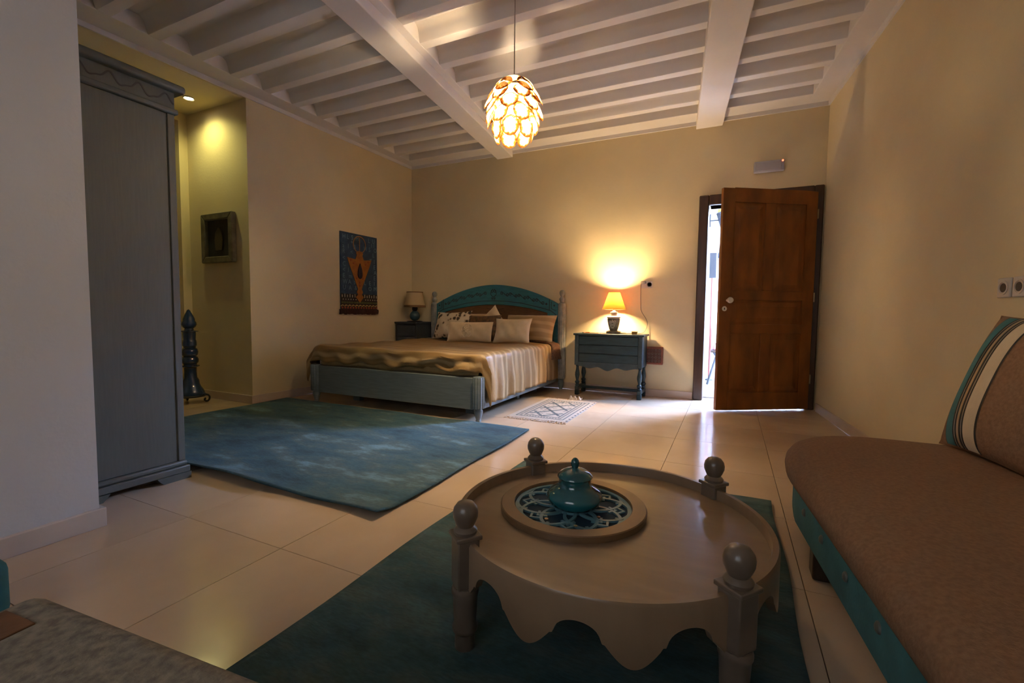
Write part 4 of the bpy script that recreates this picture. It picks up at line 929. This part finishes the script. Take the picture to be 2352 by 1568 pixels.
# binding of the blue rug
# small fringed rug
sr = thing('small_rug', 'small cream and grey woven rug with fringes beside the bed', 'rug', (-1.49, 4.10, 0))
sx0, sx1, sy0, sy1 = -1.765, -1.215, 3.64, 4.59
obj('rug_ground', MB().box(sx0, sx1, sy0, sy1, .0005, .009), 'cotton', sr, bevel=.003)
fz_ = lambda a, b, h: (a, b, .0089 + h)
pat = MB()
rect = lambda i: [(sx0 + i, sy0 + i), (sx1 - i, sy0 + i), (sx1 - i, sy1 - i), (sx0 + i, sy1 - i), (sx0 + i, sy0 + i)]
for ins, w in ((.055, .010), (.118, .012)): pat.ribbon([rect(ins)[0], rect(ins)[1]], w, fz_, .0012).ribbon([rect(ins)[1], rect(ins)[2]], w, fz_, .0012).ribbon([rect(ins)[2], rect(ins)[3]], w, fz_, .0012).ribbon([rect(ins)[3], rect(ins)[4]], w, fz_, .0012)
ix0, ix1, iy0, iy1 = sx0 + .124, sx1 - .124, sy0 + .124, sy1 - .124
def seg_clip(p, q, m_=26):
    out = []
    for i in range(m_ + 1):
        a = p[0] + (q[0] - p[0]) * i / m_; b = p[1] + (q[1] - p[1]) * i / m_
        if ix0 <= a <= ix1 and iy0 <= b <= iy1: out.append((a, b))
    return out
for k in range(-2, 4):
    for sgn in (-1, 1):
        xm = (ix0 + ix1) / 2; yb_ = iy0 + k * .24
        s_ = seg_clip((xm - .30 * sgn, yb_ - .14), (xm + .30 * sgn, yb_ + .62))
        if len(s_) > 2: pat.ribbon(s_, .024, fz_, .0010)
obj('woven_lattice', pat, 'weave_grey', sr)
pm2 = MB()
for i in range(26):
    y = sy0 + .09 + (sy1 - sy0 - .18) * i / 25
    for x in (sx0 + .087, sx1 - .087): pm2.plate([(x - .012, y - .010), (x + .012, y), (x - .012, y + .010)], fz_, .001)
for i in range(14):
    x = sx0 + .10 + (sx1 - sx0 - .20) * i / 13
    for y in (sy0 + .087, sy1 - .087): pm2.plate([(x - .010, y - .012), (x + .010, y - .012), (x, y + .012)], fz_, .001)
for i in range(60):
    x = ix0 + .02 + random.random() * (ix1 - ix0 - .04); y = iy0 + .02 + random.random() * (iy1 - iy0 - .04); pm2.ribbon([(x - .010, y), (x + .010, y)], .006, fz_, .0008)
obj('woven_border', pm2, 'weave_grey', sr)
edge = MB()
for i in range(12): y = sy0 + .02 + (sy1 - sy0 - .06) * i / 11; edge.plate([(sx1 - .018, y), (sx1 - .002, y), (sx1 - .002, y + .025), (sx1 - .018, y + .025)], fz_, .001)
obj('edge_stitch', edge, 'carve', sr)
for yb_, sg_ in ((sy0, -1), (sy1, 1)):
    fg = MB()
    for i in range(52):
        x = sx0 + .005 + (sx1 - sx0 - .01) * i / 51; l = .05 + .02 * random.random(); dx = .015 * random.uniform(-1, 1)
        fg.tube([(x, yb_ - sg_ * .002, .006), (x + dx * .4, yb_ + sg_ * l * .5, .009), (x + dx, yb_ + sg_ * l, .004)], .0035, 5)
    obj('fringe', fg, 'fringe', sr)
pp = MB(); rnd = random.Random(3)
pp.grid(12, 8, lambda a, b: Vector((-1.53 + .13 * a, 4.665 + .055 * b, .004 + .035 * abs(sin(a * 9 + 2 * b)) * (1 - abs(2 * b - 1) ** 2) + .006 * rnd.random())))
tag(obj('crumpled_paper', pp, 'paper', solid=.002), 'crumpled pale paper scrap on the floor by the nightstand leg', 'paper')

# ------------------------------------------------------------------ round coffee table
TCX, TCY, TR = -.325, 1.385, .468
ta = thing('coffee_table', 'low round brown coffee table with ball topped posts and scalloped apron', 'table', (TCX, TCY, .012))
obj('table_top', MB().lathe([(.0, .255), (TR - .02, .255), (TR - .02, .280), (.0, .280)], TCX, TCY, 96), 'table', ta, smooth=True)
rim = MB(); n = 480; A0 = radians(51)
def apron_low(phi):
    t = ((phi - A0) / (pi / 2)) % 1.0; g = abs((t * 3) % 1.0 - .5)
    if g < .21: zz = .222 + .036 * sqrt(max(0, 1 - (g / .21) ** 2))
    elif g < .25: zz = .217
    else: zz = .215 - .047 * sin(pi / 2 * (g - .25) / .25)
    return zz
vs = []; fs = []
for k in range(n):
    a = 2 * pi * k / n; zl = apron_low(a)
    for r, z in ((TR, zl), (TR, .305), (TR - .004, .313), (TR - .018, .313), (TR - .0199, .308), (TR - .0199, zl)): vs.append((TCX + r * cos(a), TCY + r * sin(a), z))
for k in range(n):
    k2 = (k + 1) % n
    for j in range(6): j2 = (j + 1) % 6; fs.append((k * 6 + j, k2 * 6 + j, k2 * 6 + j2, k * 6 + j2))
obj('scalloped_apron', MB().add(vs, fs), 'table', ta, smooth=True)
for k in range(4):
    a = A0 + k * pi / 2; x, y = TCX + (TR - .002) * cos(a), TCY + (TR - .002) * sin(a)
    leg = MB().lathe([(.026, .0118), (.028, .02), (.027, .06), (.034, .068), (.035, .078), (.030, .088), (.032, .13), (.034, .165), (.037, .172), (.037, .182), (.034, .19)], x, y, 24)
    pt = obj('leg', leg, 'table_post', ta, smooth=True)
    blk = MB().box(-.030, .030, -.030, .030, .1901, .322); blk.xf(Matrix.Translation((x, y, 0)) @ Matrix.Rotation(a, 4, 'Z'))
    obj('post_block', blk, 'table_post', pt, bevel=.004)
    cap = MB().box(-.036, .036, -.036, .036, .3221, .334); cap.xf(Matrix.Translation((x, y, 0)) @ Matrix.Rotation(a, 4, 'Z'))
    obj('post_cap', cap, 'table_post', pt, bevel=.003)
    obj('ball_finial', MB().lathe([(.030, .3341), (.032, .342), (.026, .350), (.022, .353), (.027, .362), (.033, .377), (.034, .390), (.031, .403), (.022, .415), (.010, .4205), (0, .4215)], x, y, 28), 'table_post', pt, smooth=True)
# tray with fretwork
QX, QY, QR = -.447, 1.418, .236
tr_ = thing('round_tray', 'round brown tray with teal fretwork centre on the coffee table', 'tray', (QX, QY, .2805))
obj('tray_rim', MB().lathe([(QR, .2806), (QR, .298), (QR - .003, .301), (.192, .301), (.190, .298), (.190, .2806), (QR, .2806)], QX, QY, 72), 'tray', tr_, smooth=True)
obj('tray_base', MB().lathe([(0, .2806), (.1895, .2806), (.1895, .284), (0, .284)], QX, QY, 48), 'fret_under', tr_)
frt = MB(); ff = lambda a, b, h: (QX + a, QY + b, .2841 + h)
T_ = .007
frt.ribbon(circ(0, 0, .183, 60), .013, ff, T_)
frt.ribbon(circ(0, 0, .060, 36), .008, ff, T_)
for k in range(8):
    a = 2 * pi * k / 8 + .2; hh = .00025 * (k % 4)
    frt.ribbon(circ(.098 * cos(a), .098 * sin(a), .086, 40), .010, ff, T_ - .0003 - hh)
    b_ = a + pi / 8
    for cc, rr in ((a, .118), (a, .143)):
        frt.ribbon([(rr * cos(cc - .17), rr * sin(cc - .17)), ((rr + .022) * cos(cc), (rr + .022) * sin(cc)), (rr * cos(cc + .17), rr * sin(cc + .17))], .0085, ff, T_ - .0015)
    frt.ribbon([(.15 * cos(b_), .15 * sin(b_)), (.184 * cos(b_), .184 * sin(b_))], .010, ff, T_ - .0016)
    frt.ribbon([(.035 * cos(b_), .035 * sin(b_)), (.062 * cos(b_), .062 * sin(b_))], .010, ff, T_ - .0016)
obj('fretwork', frt, 'fret', tr_)
for q in ((-.04, -.135), (.055, -.14), (.10, -.05)): obj('rivet', MB().lathe([(.006, .2911), (.006, .2925), (0, .294)], QX + q[0], QY + q[1], 10), 'brass', tr_, smooth=True)
# lidded pot
OX, OY, OZ = -.440, 1.415, .2912
po = thing('lidded_pot', 'glossy teal squat ceramic pot with knobbed lid on the tray', 'pot', (OX, OY, OZ))
obj('pot_body', MB().lathe([(.0, OZ), (.050, OZ), (.068, OZ + .004), (.082, OZ + .014), (.0895, OZ + .028), (.0905, OZ + .038), (.084, OZ + .050), (.070, OZ + .060), (.058, OZ + .067), (.0525, OZ + .076), (.0515, OZ + .090), (.053, OZ + .096)], OX, OY, 48), 'pot', po, smooth=True)
lid = obj('lid', MB().lathe([(.0, OZ + .0961), (.055, OZ + .0961), (.057, OZ + .099), (.0555, OZ + .103), (.048, OZ + .112), (.034, OZ + .120), (.016, OZ + .125), (.009, OZ + .128), (.0, OZ + .129)], OX, OY, 48), 'pot', po, smooth=True)
obj('lid_knob', MB().lathe([(.008, OZ + .124), (.013, OZ + .134), (.0145, OZ + .143), (.012, OZ + .152), (.006, OZ + .159), (0, OZ + .161)], OX, OY, 20), 'pot', lid, smooth=True)

# ------------------------------------------------------------------ sofa along right wall
sf = thing('sofa', 'low brown upholstered sofa with buttoned teal base along the right wall', 'sofa', (.75, 1.0, 0))
Fx = lambda y: .281 - .1 * (y - 1.935)
Bx = lambda y: RWx(y) - .03
def sofa_outline(grow=0.0, n=22, yend=2.60, ystart=-1.0, rx=.42, ry=.50):
    pts = [(Fx(ystart) - grow, ystart)]
    for i in range(1, 9): y = ystart + (yend - ry - ystart) * i / 9; pts.append((Fx(y) - grow, y))
    yc = yend - ry; xc = Fx(yc) + rx
    for i in range(n + 1):
        a = pi - (pi / 2) * i / n; pts.append((xc + (rx + grow) * (-abs(cos(a)) ** .8), yc + (ry + grow) * abs(sin(a)) ** .8))
    pts.append((Bx(yend) - .05, yend + grow)); pts.append((Bx(yend - .05), yend - .05)); pts.append((Bx(ystart), ystart))
    return pts
def loft(layers):
    n = len(layers[0][0]); mb = MB(); vs = []; fs = []
    for pl_, z in layers: vs += [(x, y, z(x, y) if callable(z) else z) for x, y in pl_]
    for i in range(len(layers) - 1):
        for k in range(n): k2 = (k + 1) % n; fs.append((i * n + k, i * n + k2, (i + 1) * n + k2, (i + 1) * n + k))
    fs.append(tuple(range(n - 1, -1, -1))); fs.append(tuple((len(layers) - 1) * n + k for k in range(n)))
    return mb.add(vs, fs)
obj('sofa_base', loft([(sofa_outline(.0)[::-1], .10), (sofa_outline(.004)[::-1], .13), (sofa_outline(.004)[::-1], .22), (sofa_outline(.0)[::-1], .2495)]), 'sofa_teal', sf, smooth=True)
cush = [(sofa_outline(g)[::-1], z) for g, z in ((.004, .25), (.022, .258), (.034, .28), (.038, .305), (.034, .33), (.020, .352), (-.005, .366), (-.05, .376), (-.12, .381))]
obj('seat_cushion', loft(cush), 'sofa_brown', sf, smooth=True)
obj('seat_piping', MB().tube([(x, y, .2535) for x, y in sofa_outline(.012)[:33]], .005, 6), 'sofa_brown', sf, smooth=True)
for y in (1.745, 1.52, 1.30, 1.08, .86, .64, 1.96):
    bmx = MB().lathe([(.0, 0), (.015, 0), (.014, .005), (.008, .009), (0, .010)], 0, 0, 16).xf(Matrix.Translation((Fx(y) - .003, y, .195)) @ Matrix.Rotation(radians(-90), 4, 'Y'))
    obj('button', bmx, 'sofa_button', sf, smooth=True)
for y in (1.88, .6, -.7):
    for x in (Fx(y) + .035, Bx(y) - .08):
        obj('leg', MB().box(x - .03, x + .03, y - .03, y + .05, 0, .0999), 'dark_wood', sf, bevel=.008)
# cushion on sofa
cu_ = obj('sofa_cushion', pillow_mb(.58, .585, .19, .06, 11, 34, 0.0), 'sofa_brown', smooth=True, local=True)
place_basis(cu_, (.835 + .29 * sin(radians(10)), 2.56 - .29 * cos(radians(10)), .378), (sin(radians(10)), -cos(radians(10)), 0.0), (.19, .03, .58))
tag(cu_, 'brown cushion with teal black and cream stripes leaning on the right wall', 'cushion')
def on_pillow(u, v, h, w=.58, hh=.585, t=.19, pinch=.06):
    th = max(0, (1 - abs(u) ** 2.6)) ** .6 * max(0, (1 - abs(v) ** 2.6)) ** .6
    return Vector((u * w / 2 * (1 - pinch * (1 - v * v) * abs(u) ** 2), -t / 2 * th - h - .001 * th, v * hh / 2 * (1 - pinch * (1 - u * u) * abs(v) ** 2) + hh / 2))
def band(nm, material, u0, u1, h):
    mb = MB().grid(4, 60, lambda a, b: on_pillow(u0 + (u1 - u0) * a, -.97 + 1.94 * b, h)); o = obj(nm, mb, material, cu_, smooth=True, local=True)
band('stripe_border', 'carve', -.745, -.03, .0006)
band('teal_stripe', 'sofa_teal', -.725, -.53, .0014)
band('braid_stripe', 'urn_relief', -.49, -.475, .0014); band('braid_stripe', 'gold_cloth', -.43, -.38, .0014); band('braid_stripe', 'urn_relief', -.335, -.32, .0014)
band('cream_stripe', 'cream_cloth', -.285, -.06, .0014)

# ------------------------------------------------------------------ foreground left: tweed ottoman and teal stool
ot = thing('ottoman', 'grey tweed ottoman with brown leather band in the near left corner', 'ottoman', (-.685, .06, 0), rotz=radians(5))
# local frame: far-left corner at about (-.42, .34)
obj('ottoman_top', MB().box(-.425, .75, -.45, .345, .16, .40), 'tweed', ot, local=True, bevel=.03, seg=4)
obj('leather_band', MB().box(-.392, -.305, -.41, .285, .3990, .4030), 'brown_leather', ot, local=True, bevel=.0015)
obj('ottoman_base', MB().box(-.40, .72, -.43, .32, .06, .1599), 'dark_wood', ot, local=True, bevel=.006)
for x in (-.37, .69):
    for y in (-.4, .29): obj('leg', MB().box(x - .025, x + .025, y - .025, y + .025, .012 if True else 0, .0599), 'dark_wood', ot, local=True, bevel=.004)
ts_ = thing('teal_stool', 'teal upholstered stool just showing at the left picture edge', 'stool', (-1.98, .30, 0))
obj('stool_seat', MB().box(-2.14, -1.775, .10, .515, .06, .225), 'teal_fabric', ts_, bevel=.03, seg=4)
for x in (-2.08, -1.83):
    for y in (.14, .47): obj('leg', MB().lathe([(.018, 0), (.024, .0599)], x, y, 12), 'dark_wood', ts_)
